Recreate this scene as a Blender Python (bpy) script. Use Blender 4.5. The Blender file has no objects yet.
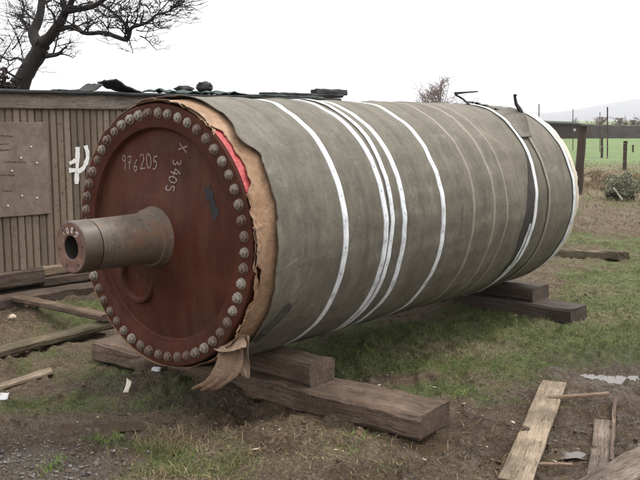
import bpy, bmesh, math, random
import numpy as np
from mathutils import Vector, Matrix, noise as mnoise
random.seed(7); rng = np.random.default_rng(7)
R_ = math.radians
PI = math.pi
sc = bpy.context.scene
col = sc.collection

# ------------------------------------------------------------------ camera
CAM_H = 1.78; F_PX = 860.0; PITCH = 0.1388
cam_d = bpy.data.cameras.new('camera'); cam = bpy.data.objects.new('camera', cam_d); col.objects.link(cam)
cam.location = (0, 0, CAM_H); cam.rotation_euler = (PI/2 - PITCH, 0, 0)
cam_d.sensor_width = 36; cam_d.lens = 36*F_PX/640.0
cam_d.clip_start = 0.05; cam_d.clip_end = 20000
sc.camera = cam

def ray(px, py):
    X = (px-320)/F_PX; U = (240-py)/F_PX
    c, s = math.cos(PITCH), math.sin(PITCH)
    return X, c+U*s, -s+U*c
def at(px, py, z=0.0):
    x, y, zz = ray(px, py); t = (z-CAM_H)/zz
    return Vector((x*t, y*t, z))
def atd(px, py, d):
    x, y, zz = ray(px, py); t = d/y
    return Vector((x*t, d, CAM_H+zz*t))

# ------------------------------------------------------------------ tagging
def tag(o, label=None, cat=None, group=None, kind=None):
    if label: o['label'] = label
    if cat: o['category'] = cat
    if group: o['group'] = group
    if kind: o['kind'] = kind
    return o
def empty(name, loc, rz=0.0):
    o = bpy.data.objects.new(name, None); o.empty_display_size = 0.2
    col.objects.link(o); o.location = loc; o.rotation_euler = (0, 0, rz); return o
def link(name, me, mat, parent=None, smooth=False):
    o = bpy.data.objects.new(name, me); col.objects.link(o)
    if mat is not None:
        for m in (mat if isinstance(mat, (list, tuple)) else [mat]): me.materials.append(m)
    if parent is not None: o.parent = parent
    if smooth:
        me.polygons.foreach_set('use_smooth', [True]*len(me.polygons))
    return o
def rebase(o):
    """origin of a top-level mesh to the middle of its base"""
    me = o.data; n = len(me.vertices); co = np.empty(n*3); me.vertices.foreach_get('co', co); co = co.reshape(-1, 3)
    c = np.array([(co[:, 0].min()+co[:, 0].max())/2, (co[:, 1].min()+co[:, 1].max())/2, co[:, 2].min()])
    me.vertices.foreach_set('co', (co-c).ravel()); o.location = c; me.update(); return o
def from_bm(name, bm, mat, parent=None, smooth=False):
    me = bpy.data.meshes.new(name); bm.normal_update(); bm.to_mesh(me); bm.free()
    return link(name, me, mat, parent, smooth)
def from_np(name, v, f, mat, parent=None, smooth=False):
    me = bpy.data.meshes.new(name)
    me.from_pydata(v if isinstance(v, list) else v.tolist(), [], f if isinstance(f, list) else f.tolist())
    me.update(); return link(name, me, mat, parent, smooth)

# ------------------------------------------------------------------ materials
class NT:
    def __init__(s, name):
        s.m = bpy.data.materials.new(name); s.m.use_nodes = True; s.t = s.m.node_tree
        s.b = s.t.nodes['Principled BSDF']; s.out = s.t.nodes['Material Output']
    def n(s, typ, **kw):
        nd = s.t.nodes.new(typ)
        for k, v in kw.items(): setattr(nd, k, v)
        return nd
    def l(s, a, b): s.t.links.new(a, b)
    def coord(s, which='Object', scale=(1, 1, 1), rot=(0, 0, 0)):
        tc = s.n('ShaderNodeTexCoord'); mp = s.n('ShaderNodeMapping')
        mp.inputs['Scale'].default_value = scale; mp.inputs['Rotation'].default_value = rot
        s.l(tc.outputs[which], mp.inputs['Vector']); return mp.outputs['Vector']
    def noise(s, vec, scale, detail=6, rough=.6, dist=0):
        nd = s.n('ShaderNodeTexNoise'); nd.inputs['Scale'].default_value = scale; nd.inputs['Detail'].default_value = detail
        nd.inputs['Roughness'].default_value = rough; nd.inputs['Distortion'].default_value = dist
        if vec is not None: s.l(vec, nd.inputs['Vector'])
        return nd.outputs['Fac']
    def ramp(s, fac, stops, interp='LINEAR'):
        nd = s.n('ShaderNodeValToRGB'); cr = nd.color_ramp; cr.interpolation = interp
        while len(cr.elements) < len(stops): cr.elements.new(0.5)
        for e, (p, c) in zip(cr.elements, stops):
            e.position = p
            e.color = (c, c, c, 1) if not hasattr(c, '__len__') else (*c, 1)
        s.l(fac, nd.inputs['Fac']); return nd.outputs['Color']
    def mix(s, fac, a, b, typ='MIX'):
        nd = s.n('ShaderNodeMix', data_type='RGBA', blend_type=typ)
        for sock, v in ((nd.inputs[0], fac), (nd.inputs[6], a), (nd.inputs[7], b)):
            if isinstance(v, (int, float)): sock.default_value = v
            elif hasattr(v, '__len__'): sock.default_value = (*v, 1)
            else: s.l(v, sock)
        return nd.outputs[2]
    def math(s, op, a, b=None, c=None):
        nd = s.n('ShaderNodeMath', operation=op)
        for i, v in enumerate((a, b, c)):
            if v is None: continue
            if isinstance(v, (int, float)): nd.inputs[i].default_value = v
            else: s.l(v, nd.inputs[i])
        return nd.outputs[0]
    def bump(s, h, strength=.4, dist=.01):
        nd = s.n('ShaderNodeBump'); nd.inputs['Strength'].default_value = strength; nd.inputs['Distance'].default_value = dist
        s.l(h, nd.inputs['Height']); s.l(nd.outputs['Normal'], s.b.inputs['Normal'])
    def set(s, color=None, rough=None, metal=None, spec=None):
        for k, v in (('Base Color', color), ('Roughness', rough), ('Metallic', metal), ('Specular IOR Level', spec)):
            if v is None: continue
            if isinstance(v, (int, float)): s.b.inputs[k].default_value = v
            elif hasattr(v, '__len__'): s.b.inputs[k].default_value = (*v, 1)
            else: s.l(v, s.b.inputs[k])
        return s.m

def m_simple(name, c1, c2, scale=8, rough=.8, bump=.3, bd=.01, c3=None, stretch=(1, 1, 1), spec=.3):
    t = NT(name); v = t.coord('Object', stretch)
    n1 = t.noise(v, scale, 8, .65); n2 = t.noise(v, scale*6, 4, .6)
    st = [(.3, c1), (.7, c2)] if c3 is None else [(.25, c1), (.5, c2), (.72, c3)]
    c = t.ramp(n1, st)
    c = t.mix(t.ramp(n2, [(.35, .35), (.6, 0.0)]), c, tuple(x*.45 for x in c1))
    t.bump(t.mix(.4, n1, n2), bump, bd)
    return t.set(c, rough, spec=spec)

def m_wood(name, c1, c2, c3, axis='X', rough=.8, stain=.5, scale=1.0):
    """sawn timber: grain along the object's given local axis, stains, knots of darker wear"""
    t = NT(name)
    st = {'X': (1.2, 14, 14), 'Y': (14, 1.2, 14), 'Z': (14, 14, 1.2)}[axis]
    v = t.coord('Object', tuple(a*scale for a in st)); w = t.coord('Object')
    g = t.noise(v, 2.2, 8, .7, .6); big = t.noise(w, 2.3*scale, 5, .6); fine = t.noise(v, 9, 5, .7)
    c = t.ramp(g, [(.28, c1), (.5, c2), (.72, c3)])
    c = t.mix(t.ramp(big, [(.38, stain), (.62, 0.0)]), c, tuple(x*.4 for x in c1))
    c = t.mix(t.ramp(fine, [(.36, .8), (.45, 0.0)]), c, tuple(x*.25 for x in c1)); cr_ = t.noise(t.coord('Object', tuple((.35 if a < 5 else 9)*scale for a in st)), 3.2, 3, .55, .3); c = t.mix(t.ramp(cr_, [(.485, 0.0), (.5, .9), (.515, 0.0)]), c, tuple(x*.15 for x in c1)); sp_ = t.noise(w, 38*scale, 5, .75); c = t.mix(t.ramp(sp_, [(.60, 0.0), (.72, .6)]), c, tuple(min(.6, x*1.5) for x in c3)); c = t.mix(t.ramp(sp_, [(.30, .7), (.40, 0.0)]), c, tuple(x*.3 for x in c1))
    t.bump(t.mix(.5, g, fine), 1.0, .012)
    return t.set(c, rough, spec=.25)

M = {}
M['plank'] = m_wood('pine_plank', (0.2011, 0.1481, 0.0955), (0.2735, 0.2116, 0.1457), (0.3541, 0.2878, 0.2160), 'X', .7, .85)
M['sleeper'] = m_wood('brown_baulk', (0.0813, 0.0542, 0.0371), (0.1454, 0.1009, 0.0716), (0.2153, 0.1576, 0.1171), 'X', .85, .6)
M['sleeper_dark'] = m_wood('dark_baulk', (0.0466, 0.0339, 0.0261), (0.0813, 0.0606, 0.0468), (0.1280, 0.0983, 0.0785), 'X', .85, .6)
M['grey_wood'] = m_wood('grey_board', (0.1088, 0.0794, 0.0590), (0.1723, 0.1313, 0.1001), (0.2540, 0.2030, 0.1642), 'X', .8, .8)
M['olive_wood'] = m_wood('mossy_board', (0.0660, 0.0528, 0.0304), (0.1100, 0.0880, 0.0532), (0.1672, 0.1320, 0.0874), 'X', .85, .6)
M['post_wood'] = m_wood('post_wood', (.045, .033, .026), (.075, .055, .042), (.115, .088, .068), 'Z', .9, .5)
M['wrap_stick'] = m_wood('stick_wood', (0.1452, 0.0924, 0.0594), (0.2112, 0.1452, 0.0957), (0.2640, 0.1914, 0.1320), 'X', .75, .3)

# ------------------------------------------------------------------ numpy noise
def _hash(ix, iy, seed):
    h = (ix.astype(np.int64)*374761393 + iy.astype(np.int64)*668265263 + seed*974634777) & 0xffffffff
    h = ((h ^ (h >> 13))*1274126177) & 0xffffffff
    return ((h ^ (h >> 16)) & 0xffffff)/float(0xffffff)
def vnoise(x, y, seed=0):
    ix = np.floor(x); iy = np.floor(y); fx = x-ix; fy = y-iy
    fx = fx*fx*fx*(fx*(fx*6-15)+10); fy = fy*fy*fy*(fy*(fy*6-15)+10)
    a = _hash(ix, iy, seed); b = _hash(ix+1, iy, seed); c = _hash(ix, iy+1, seed); d = _hash(ix+1, iy+1, seed)
    return (a*(1-fx)+b*fx)*(1-fy)+(c*(1-fx)+d*fx)*fy
def fbm(x, y, f, octv=4, seed=0, gain=.5):
    s = 0; amp = 1; tot = 0
    for i in range(octv):
        s = s+amp*vnoise(x*f+i*17.3, y*f-i*9.1, seed+i*31); tot += amp; amp *= gain; f *= 2.03
    return s/tot

# ------------------------------------------------------------------ ground: where it is grassy, wet, strawy, gravelly, sunk
def blob(x, y, px, py, rx, ry, rot=0.0):
    c = at(px, py); dx = x-c.x; dy = y-c.y; ca, sa = math.cos(rot), math.sin(rot)
    u = (dx*ca+dy*sa)/rx; v = (-dx*sa+dy*ca)/ry
    return np.exp(-(u*u+v*v))
TH = 0.7032
def masks(x, y):
    n1 = fbm(x, y, .9, 5, 3); n2 = fbm(x, y, 2.6, 4, 11); n3 = fbm(x, y, 7, 3, 23)
    g = np.full_like(x, .29)
    far = np.clip((y-9.0)/2.5, 0, 1)
    g = g+.18*far
    B = lambda *a: blob(x, y, *a)
    for a in [(450, 385, .5, .25), (600, 240, 2., .6), (600, 330, 1.2, .6), (650, 300, 1.5, .8), (380, 352, .95, .75, .5), (330, 350, .7, .7, .2), (470, 335, .9, .7), (560, 345, .7, .55), (500, 318, 1.2, .7), (610, 282, 1.2, .9), (440, 350, .8, .4)]:
        g = g+.33*B(*a)
    for a in [(200, 450, .33, .3), (150, 445, .3, .25), (60, 368, .6, .4), (30, 400, .4, .2), (120, 372, .3, .2), (130, 440, .3, .15), (270, 430, .4, .2), (110, 300, .6, .5), (55, 462, .18, .1), (235, 470, .35, .2), (540, 372, .5, .3)]:
        g = g+.20*B(*a)
    for a in [(350, 460, .8, .55), (470, 440, .5, .45), (400, 375, .5, .22, .4), (560, 440, .8, .5), (620, 375, .6, .3), (220, 415, .25, .2, 1.0), (75, 420, .5, .2), (30, 450, .35, .25), (600, 225, 2.6, .9), (600, 480, 1.2, .5)]:
        g = g-.36*B(*a)
    g = g+.95*(n1-.5)+.7*(n2-.5)+.25*(n3-.5)
    w = .20+0*x
    for a in [(75, 421, .33, .12), (150, 398, .3, .1), (620, 368, .5, .3), (560, 445, .8, .45), (600, 400, .6, .4), (250, 440, .35, .15), (60, 440, .5, .2), (470, 430, .4, .22), (380, 468, .35, .12), (632, 410, .4, .4), (250, 405, .3, .1), (600, 350, .5, .25)]:
        w = w+.55*B(*a)
    w = w+.6*(n2-.5)
    s = .16+.5*(fbm(x, y, 1.7, 4, 41)-.5)
    for a in [(200, 440, .3, .3), (560, 318, .9, .5), (420, 345, .5, .3), (330, 440, .3, .15), (600, 290, 1., .6), (600, 185, 2.4, 2.4), (190, 400, .3, .2), (500, 345, .6, .4)]:
        s = s+.3*B(*a)
    gr = 0*x
    for a in [(25, 462, .38, .28), (85, 470, .2, .12)]:
        gr = gr+.95*B(*a)
    dm = 0*x  # dark wet soil of track and ridge, plus shadow painted in under the disc
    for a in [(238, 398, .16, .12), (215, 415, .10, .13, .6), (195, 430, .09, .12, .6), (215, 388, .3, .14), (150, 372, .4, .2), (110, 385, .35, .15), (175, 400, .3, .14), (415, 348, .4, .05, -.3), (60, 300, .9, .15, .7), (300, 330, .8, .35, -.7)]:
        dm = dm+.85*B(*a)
    # the far side: rough strip, then a bright pasture
    past = np.clip((y-32)/6, 0, 1)
    g = np.maximum(g, past*1.0)
    rough_strip = np.clip((y-17)/4, 0, 1)*(1-past)
    s = s+.35*rough_strip
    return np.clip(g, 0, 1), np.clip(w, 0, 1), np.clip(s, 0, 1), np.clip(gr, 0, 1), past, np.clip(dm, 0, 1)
def height(x, y):
    d = np.hypot(x, y)
    near = np.clip((28-d)/12, 0, 1)
    h = .09*(fbm(x, y, .55, 3, 5)-.5)+.075*(fbm(x, y, 2.1, 3, 6)-.5)+.065*(fbm(x, y, 6.5, 4, 8, .6)-.5)+.034*(fbm(x, y, 22, 3, 9, .6)-.5)
    mud = np.clip(1.25-1.6*np.abs(fbm(x, y, 1.3, 3, 77)-.62)*3, .25, 1.25)
    h = h+mud*(.060*(fbm(x, y, 9, 4, 52, .65)-.5)+.030*(np.abs(fbm(x, y, 16, 3, 53)-.5)*2-.3))
    # clods and ruts
    r = np.abs(fbm(x, y, 1.6, 4, 15)-.5); h = h+.03*np.exp(-(r/.03)**2)-.02
    rut = np.sin((y*.95-x*.12+1.2*fbm(x, y, .35, 3, 19))*4.4); zone = np.clip((y-9.5)/2, 0, 1)*np.clip((19-y)/3, 0, 1)*np.clip((x-1.5)/1.5, 0, 1)
    h = h+.045*rut*zone
    B = lambda *a: blob(x, y, *a)
    for a in [(75, 421, .36, .1), (155, 399, .26, .09), (620, 368, .33, .16), (560, 448, .3, .16), (460, 436, .22, .12)]:
        h = h-.05*B(*a)
    for a in [(190, 386, .42, .15, -.5), (150, 378, .25, .14), (225, 392, .2, .12)]:
        h = h+.06*B(*a)
    for a in [(430, 350, .35, .07, -.3), (500, 360, .3, .07), (545, 366, .25, .06)]:
        h = h+.03*B(*a)
    # trampled rut where the bare track crosses the foreground
    c0 = at(255, 398); c1 = at(180, 440); dx, dy = (c1-c0).x, (c1-c0).y; L = math.hypot(dx, dy)
    u = ((x-c0.x)*dx+(y-c0.y)*dy)/L; v = (-(x-c0.x)*dy+(y-c0.y)*dx)/L
    h = h-.05*np.exp(-(v/.07)**2)*np.clip((u+.1)/.2, 0, 1)*np.clip((L+.1-u)/.2, 0, 1)
    hill = 0*x
    return h*near-.012+.10*np.clip((y-40)/20, 0, 1)*0

rr = np.concatenate([[0.02], np.geomspace(.4, 2.3, 14), np.geomspace(2.4, 22, 760), np.geomspace(22.5, 9000, 110)])
aa = np.concatenate([np.linspace(-180, -40, 29)[:-1], np.linspace(-40, -27, 30)[:-1], np.linspace(-27, 27, 360), np.linspace(27, 40, 30)[1:], np.linspace(40, 180, 29)[1:-1]])
RR, AA = np.meshgrid(rr, np.radians(aa), indexing='ij')
gx = (RR*np.sin(AA)).ravel(); gy = (RR*np.cos(AA)).ravel(); gz = height(gx, gy)
nr, na = len(rr), len(aa)
idx = np.arange(nr*na).reshape(nr, na)
nxt = np.roll(idx, -1, axis=1)
quads = np.stack([idx[:-1], nxt[:-1], nxt[1:], idx[1:]], -1).reshape(-1, 4)[:, ::-1]
me = bpy.data.meshes.new('ground')
me.vertices.add(len(gx)); me.vertices.foreach_set('co', np.stack([gx, gy, gz], 1).ravel())
me.loops.add(quads.size); me.loops.foreach_set('vertex_index', quads.ravel().astype(np.int32))
me.polygons.add(len(quads)); me.polygons.foreach_set('loop_start', np.arange(0, quads.size, 4, dtype=np.int32))
me.polygons.foreach_set('use_smooth', np.ones(len(quads), dtype=bool))
me.update(); me.validate()
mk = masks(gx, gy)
for nm, arr in zip(('grass', 'wet', 'straw', 'gravel', 'pasture', 'damp_shade'), mk):
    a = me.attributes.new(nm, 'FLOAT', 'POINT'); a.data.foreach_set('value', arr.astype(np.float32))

def mat_ground():
    t = NT('ground_mud'); v = t.coord('Object')
    def attr(n):
        a = t.n('ShaderNodeAttribute'); a.attribute_name = n; return a.outputs['Fac']
    n_s = t.noise(v, 3.0, 8, .65); n_m = t.noise(v, 14, 8, .7); n_f = t.noise(v, 46, 5, .75); n_b = t.noise(v, 1.1, 4, .6)
    mud = t.ramp(n_m, [(.30, (0.0211, 0.0132, 0.0062)), (.43, (0.0748, 0.0494, 0.0253)), (.55, (0.1539, 0.1054, 0.0598)), (.70, (0.2990, 0.2266, 0.1397))])
    mud2 = t.ramp(n_f, [(.34, (0.0193, 0.0128, 0.0062)), (.50, (0.1100, 0.0750, 0.0409)), (.66, (0.3166, 0.2390, 0.1495))])
    n_g = t.noise(v, 85, 4, .75)
    mud = t.mix(.45, mud, mud2)
    mud = t.mix(t.ramp(n_g, [(.38, .9), (.47, 0.0)]), mud, (0.0123, 0.0082, 0.0046)); mud = t.mix(t.ramp(n_g, [(.56, 0.0), (.64, .8)]), mud, (0.2902, 0.2225, 0.1397))
    mud = t.mix(t.ramp(n_b, [(.42, 0.0), (.62, .4)]), mud, (0.0882, 0.0624, 0.0338))
    gra = t.ramp(n_f, [(.32, (0.0197, 0.0281, 0.0060)), (.5, (0.0635, 0.0935, 0.0190)), (.70, (0.1423, 0.1870, 0.0450))])
    gra = t.mix(t.ramp(n_m, [(.4, 0.0), (.66, .75)]), gra, (0.1368, 0.1402, 0.0477)); gra = t.mix(t.ramp(n_g, [(.40, .85), (.48, 0.0)]), gra, (0.0109, 0.0160, 0.0035)); gra = t.mix(t.ramp(n_g, [(.55, 0.0), (.64, .7)]), gra, (0.2189, 0.2872, 0.0737))
    n_p = t.noise(v, 5.5, 6, .7); gra = t.mix(t.ramp(n_p, [(.36, .75), (.47, 0.0)]), gra, (0.0712, 0.0551, 0.0281)); gra = t.mix(t.ramp(n_p, [(.56, 0.0), (.68, .6)]), gra, (0.1805, 0.1855, 0.0680))
    sv = t.noise(t.coord('Object', (1, .35, 1), (0, 0, .5)), 85, 4, .7)
    stc = t.ramp(sv, [(.35, (.10, .075, .045)), (.65, (.32, .255, .165))])
    ga = t.math('ADD', attr('grass'), t.math('MULTIPLY_ADD', n_m, .7, -.35))
    ga = t.math('ADD', ga, t.math('MULTIPLY_ADD', n_f, .4, -.2))
    gf = t.ramp(ga, [(.40, 0.0), (.62, .92)])
    c = t.mix(gf, mud, gra)
    sa = t.math('ADD', attr('straw'), t.math('MULTIPLY_ADD', sv, 1.1, -.55))
    c = t.mix(t.ramp(sa, [(.42, 0.0), (.68, .8)]), c, stc)
    vo = t.n('ShaderNodeTexVoronoi'); vo.inputs['Scale'].default_value = 34; t.l(v, vo.inputs['Vector'])
    gv = t.mix(.55, t.ramp(vo.outputs['Distance'], [(.1, (0.1568, 0.1387, 0.1316)), (.5, (0.0413, 0.0353, 0.0351))]), t.ramp(n_f, [(.3, (0.0248, 0.0210, 0.0216)), (.75, (0.1237, 0.1087, 0.1012))]))
    c = t.mix(t.math('MULTIPLY', attr('gravel'), .6), c, gv)
    pg = t.ramp(t.noise(t.coord('Object', (.25, 1, 1)), .8, 6, .7), [(.3, (0.0757, 0.1162, 0.0314)), (.5, (0.1075, 0.1595, 0.0464)), (.7, (0.1420, 0.1869, 0.0636))])
    c = t.mix(attr('pasture'), c, pg)
    c = t.mix(t.math('MULTIPLY', t.ramp(t.math('ADD', attr('damp_shade'), t.math('MULTIPLY_ADD', n_m, .6, -.3)), [(.3, 0.0), (.7, 1.0)]), .7), c, t.ramp(n_f, [(.36, (.012, .008, .0045)), (.52, (.050, .034, .021)), (.66, (.16, .115, .08))]))  # dark colour for both the wet soil and the painted shadow
    wf = t.ramp(t.math('ADD', t.math('ADD', attr('wet'), t.math('MULTIPLY_ADD', n_s, .8, -.4)), t.math('MULTIPLY_ADD', n_m, 1.2, -.6)), [(.28, 0.0), (.55, 1.0)])
    wet_c = t.mix(1.0, c, (.66, .62, .60), 'MULTIPLY')
    c = t.mix(wf, c, wet_c)
    ro = t.ramp(t.math('SUBTRACT', wf, t.math('MULTIPLY', gf, 1.0)), [(0, .88), (1, .16)])
    t.bump(t.mix(.3, t.mix(.5, n_m, n_f), n_g), 1.0, .07)
    return t.set(c, ro, spec=.4)
M['ground'] = mat_ground()
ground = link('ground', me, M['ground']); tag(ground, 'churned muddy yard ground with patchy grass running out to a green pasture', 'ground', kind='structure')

def gh(x, y):
    return float(height(np.array([float(x)]), np.array([float(y)]))[0])
def atg(px, py):
    p = at(px, py); p.z = gh(p.x, p.y); return p

# puddles: water sheets in the dips
t = NT('muddy_water'); M['water'] = t.set((.05, .036, .022), .06, spec=.5)
def puddle(px, py, rx, ry, dz, label, rot=0):
    c = at(px, py); q = np.random.default_rng(3); t_ = q.uniform(0, 2*PI, 900); r_ = np.sqrt(q.uniform(0, 1, 900))
    ux, uy = rx*r_*np.cos(t_), ry*r_*np.sin(t_)
    z0 = float(np.percentile(height(c.x+ux*math.cos(rot)-uy*math.sin(rot), c.y+ux*math.sin(rot)+uy*math.cos(rot)), dz))
    bm = bmesh.new(); vs = []
    for k in range(40):
        a = 2*PI*k/40; r = 1+.25*math.sin(3*a+px)+.12*math.sin(7*a+py)
        x, y = rx*r*math.cos(a), ry*r*math.sin(a)
        vs.append(bm.verts.new((c.x+x*math.cos(rot)-y*math.sin(rot), c.y+x*math.sin(rot)+y*math.cos(rot), z0)))
    bm.faces.new(vs); o = from_bm('puddle', bm, M['water']); rebase(o)
    tag(o, label, 'puddle', kind='structure')
puddle(75, 421, .42, .14, 42, 'long brown puddle in the mud left of the track')
puddle(155, 399, .24, .10, 22, 'small dark puddle in front of the roll end')
puddle(622, 368, .42, .24, 30, 'pale wet puddle in the mud beyond the short plank')
puddle(575, 432, .55, .34, 15, 'shallow broken puddle in the mud beside the yellow plank')
puddle(468, 440, .34, .24, 17, 'shallow broken puddle right of the long baulk')
puddle(395, 462, .45, .15, 9, 'thin scattered puddle at the bottom before the long baulk')

# ------------------------------------------------------------------ timber helper
def timber_bm(L, W, H, segs=14, jag=.0, wob=.006, seed=0, notch=None, endjag=(0, 0)):
    """a sawn baulk along local X from 0..L, centred in Y, 0..H in Z, with worn edges"""
    bm = bmesh.new(); rnd = random.Random(seed)
    b = min(.018, H*.22, W*.2)
    prof = [(-W/2+b, 0), (W/2-b, 0), (W/2, b), (W/2, H-b), (W/2-b, H), (0.17*W, H), (-.15*W, H), (-W/2+b, H), (-W/2, H-b), (-W/2, b)]
    rings = []
    for i in range(segs+1):
        x = L*i/segs; ring = []
        for j, (y, z) in enumerate(prof):
            w = wob*(mnoise.noise((x*3.1+seed*7, y*9, z*9+seed)))*2
            w2 = wob*(mnoise.noise((x*8.1+seed*3, y*19+5, z*19)))*1.4
            xx = x; yy = y+w; zz = z+w2
            if i == 0: xx -= endjag[0]*(.5+.9*mnoise.noise((y*17+seed, z*11, 1)))
            if i == segs: xx += endjag[1]*(.5+.9*mnoise.noise((y*17+seed, z*11, 9)))
            if notch and y > 0:
                for (nx, nw, nd) in notch:
                    if abs(xx-nx) < nw: yy = min(yy, W/2-nd*math.sqrt(max(0, 1-((xx-nx)/nw)**2))-(W/2-y)*.3)
            ring.append(bm.verts.new((xx, yy, zz)))
        rings.append(ring)
    n = len(prof)
    for a, c in zip(rings, rings[1:]):
        for j in range(n): bm.faces.new((a[j], a[(j+1) % n], c[(j+1) % n], c[j]))
    bm.faces.new(rings[0][::-1]); bm.faces.new(rings[-1])
    bmesh.ops.recalc_face_normals(bm, faces=bm.faces[:])
    return bm
def timber(name, p0, p1, W, H, mat, label, cat, lift=0.0, roll=0.0, segs=16, wob=.006, seed=0, notch=None, endjag=(.0, .0), sink=.0, group=None):
    p0 = Vector(p0); p1 = Vector(p1); d = p1-p0; L = d.length
    o = from_bm(name, timber_bm(L, W, H, segs, 0, wob, seed, notch, endjag), mat)
    xa = d.normalized(); ya = Vector((0, 0, 1)).cross(xa).normalized(); za = xa.cross(ya)
    m = Matrix((xa, ya, za)).transposed() @ Matrix.Rotation(roll, 3, 'X')
    o.rotation_euler = m.to_euler(); o.location = p0+Vector((0, 0, lift-sink))
    tag(o, label, cat, group); return o

# ------------------------------------------------------------------ THE ROLL
AX_Z = 1.0793; RD = .80; RW = .837; LEN = 4.1175
front = Vector((-.98, 5.1755, 0))
roll = empty('industrial_roll', front, -TH)
tag(roll, 'long grey paper wrapped steel roll with bolted dark red end disc, lying on baulks', 'roll')

def t_disc():
    t = NT('red_oxide_paint'); v = t.coord('Object')
    n1 = t.noise(v, 3.2, 7, .62, .4); n2 = t.noise(v, 22, 6, .7); n3 = t.noise(t.coord('Object', (6, 6, 1)), 2.0, 6, .7)
    c = t.ramp(n1, [(.3, (0.0330, 0.0092, 0.0047)), (.5, (0.0517, 0.0132, 0.0067)), (.72, (0.0785, 0.0202, 0.0100))])
    c = t.mix(t.ramp(n3, [(.46, 0.0), (.68, .65)]), c, (0.0677, 0.0329, 0.0165))
    c = t.mix(t.ramp(n2, [(.60, 0.0), (.74, .5)]), c, (0.1229, 0.0457, 0.0216))
    c = t.mix(t.ramp(n2, [(.28, .6), (.38, 0.0)]), c, (0.0368, 0.0166, 0.0103))
    t.bump(t.mix(.5, n1, n2), .25, .006)
    return t.set(c, t.ramp(n2, [(.3, .55), (.7, .75)]), spec=.16)
M['disc'] = t_disc()
def t_wrap():
    t = NT('grey_wrapping_paper')
    tc = t.n('ShaderNodeTexCoord'); sep = t.n('ShaderNodeSeparateXYZ'); t.l(tc.outputs['Object'], sep.inputs[0])
    v = tc.outputs['Object']
    band = t.n('ShaderNodeTexNoise'); band.noise_dimensions = '1D'; band.inputs['Detail'].default_value = 5; band.inputs['Scale'].default_value = 2.6; band.inputs['Roughness'].default_value = .7
    t.l(sep.outputs['Y'], band.inputs['W'])
    n1 = t.noise(v, 1.6, 6, .62); n2 = t.noise(v, 9, 7, .68); n3 = t.noise(v, 60, 4, .7)
    st = t.noise(t.coord('Object', (1.2, 30, 1.2)), 1.0, 5, .6)
    c = t.ramp(n1, [(.3, (0.0898, 0.0795, 0.0603)), (.5, (0.1085, 0.0973, 0.0745)), (.7, (0.1296, 0.1176, 0.0909))])
    yr = t.ramp(sep.outputs['Y'], [(.0, 0.0), (1.0, 1.0)])
    mr = t.n('ShaderNodeMapRange'); t.l(sep.outputs['Y'], mr.inputs[0]); mr.inputs[1].default_value = 1.2; mr.inputs[2].default_value = 2.6
    c = t.mix(t.math('MULTIPLY', mr.outputs[0], .75), c, t.ramp(n1, [(.3, (0.1032, 0.0858, 0.0564)), (.7, (0.1456, 0.1258, 0.0884))]))
    c = t.mix(.5, c, t.ramp(band.outputs['Fac'], [(.3, (0.0634, 0.0555, 0.0421)), (.7, (0.1481, 0.1341, 0.1033))]))
    c = t.mix(.16, c, t.ramp(st, [(.3, (0.0634, 0.0546, 0.0406)), (.7, (0.1456, 0.1301, 0.0979))]))
    c = t.mix(t.ramp(n2, [(.58, 0.0), (.75, .45)]), c, (0.1585, 0.1430, 0.1075))
    c = t.mix(t.ramp(n2, [(.28, .5), (.42, 0.0)]), c, (0.0555, 0.0457, 0.0316))
    c = t.mix(t.ramp(n3, [(.60, 0.0), (.68, .7)]), c, (0.2115, 0.2002, 0.1672))
    n7 = t.noise(t.coord('Object', (1, 3.2, 1), (.35, 0, 0)), 2.4, 6, .72, 1.2); c = t.mix(t.ramp(n7, [(.40, .32), (.55, 0.0)]), c, (0.0653, 0.0598, 0.0471)); c = t.mix(t.ramp(n7, [(.53, 0.0), (.68, .25)]), c, (0.1864, 0.1756, 0.1367))
    n4 = t.noise(v, 4.5, 7, .75, .8); n5 = t.noise(v, 26, 6, .75)
    c = t.mix(t.ramp(n4, [(.32, .6), (.5, 0.0)]), c, (0.0630, 0.0567, 0.0446)); c = t.mix(t.ramp(n4, [(.56, 0.0), (.70, .5)]), c, (0.2185, 0.2004, 0.1648))
    c = t.mix(t.ramp(n5, [(.34, .65), (.44, 0.0)]), c, (0.0589, 0.0508, 0.0389)); c = t.mix(t.ramp(n5, [(.60, 0.0), (.72, .5)]), c, (0.2235, 0.2052, 0.1667))
    t.bump(t.mix(.4, t.mix(.5, n2, n4), n5), .6, .014)
    return t.set(c, .72, spec=.3)
M['wrap'] = t_wrap(); M['wrap_dark'] = m_simple('dull_wrapping', (0.0800, 0.0720, 0.0600), (0.1280, 0.1160, 0.0960), 6, .8, .5, .01, (0.1680, 0.1520, 0.1280))
M['kraft'] = m_simple('kraft_paper', (0.1893, 0.1066, 0.0570), (0.2524, 0.1556, 0.0913), 5, .75, .9, .02, (0.3155, 0.2046, 0.1283))
M['kraft_brown'] = m_simple('kraft_damp', (.09, .052, .032), (.15, .095, .06), 9, .75, .9, .02, (.21, .14, .095))
M['kraft_light'] = m_simple('kraft_inner', (0.2070, 0.1347, 0.0842), (0.2691, 0.1843, 0.1263), 7, .75, .5, .01, (0.3208, 0.2316, 0.1684))
M['red'] = m_simple('red_sheet', (0.3520, 0.0493, 0.0538), (0.4608, 0.0896, 0.0896), 7, .45, 1.0, .03)
M['black'] = m_simple('black_rubber', (.012, .011, .011), (.026, .024, .024), 12, .6, .4, .006)
M['darkstuff'] = m_simple('dark_wrap_lining', (.022, .019, .016), (.05, .044, .037), 9, .85, .6, .01)
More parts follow.
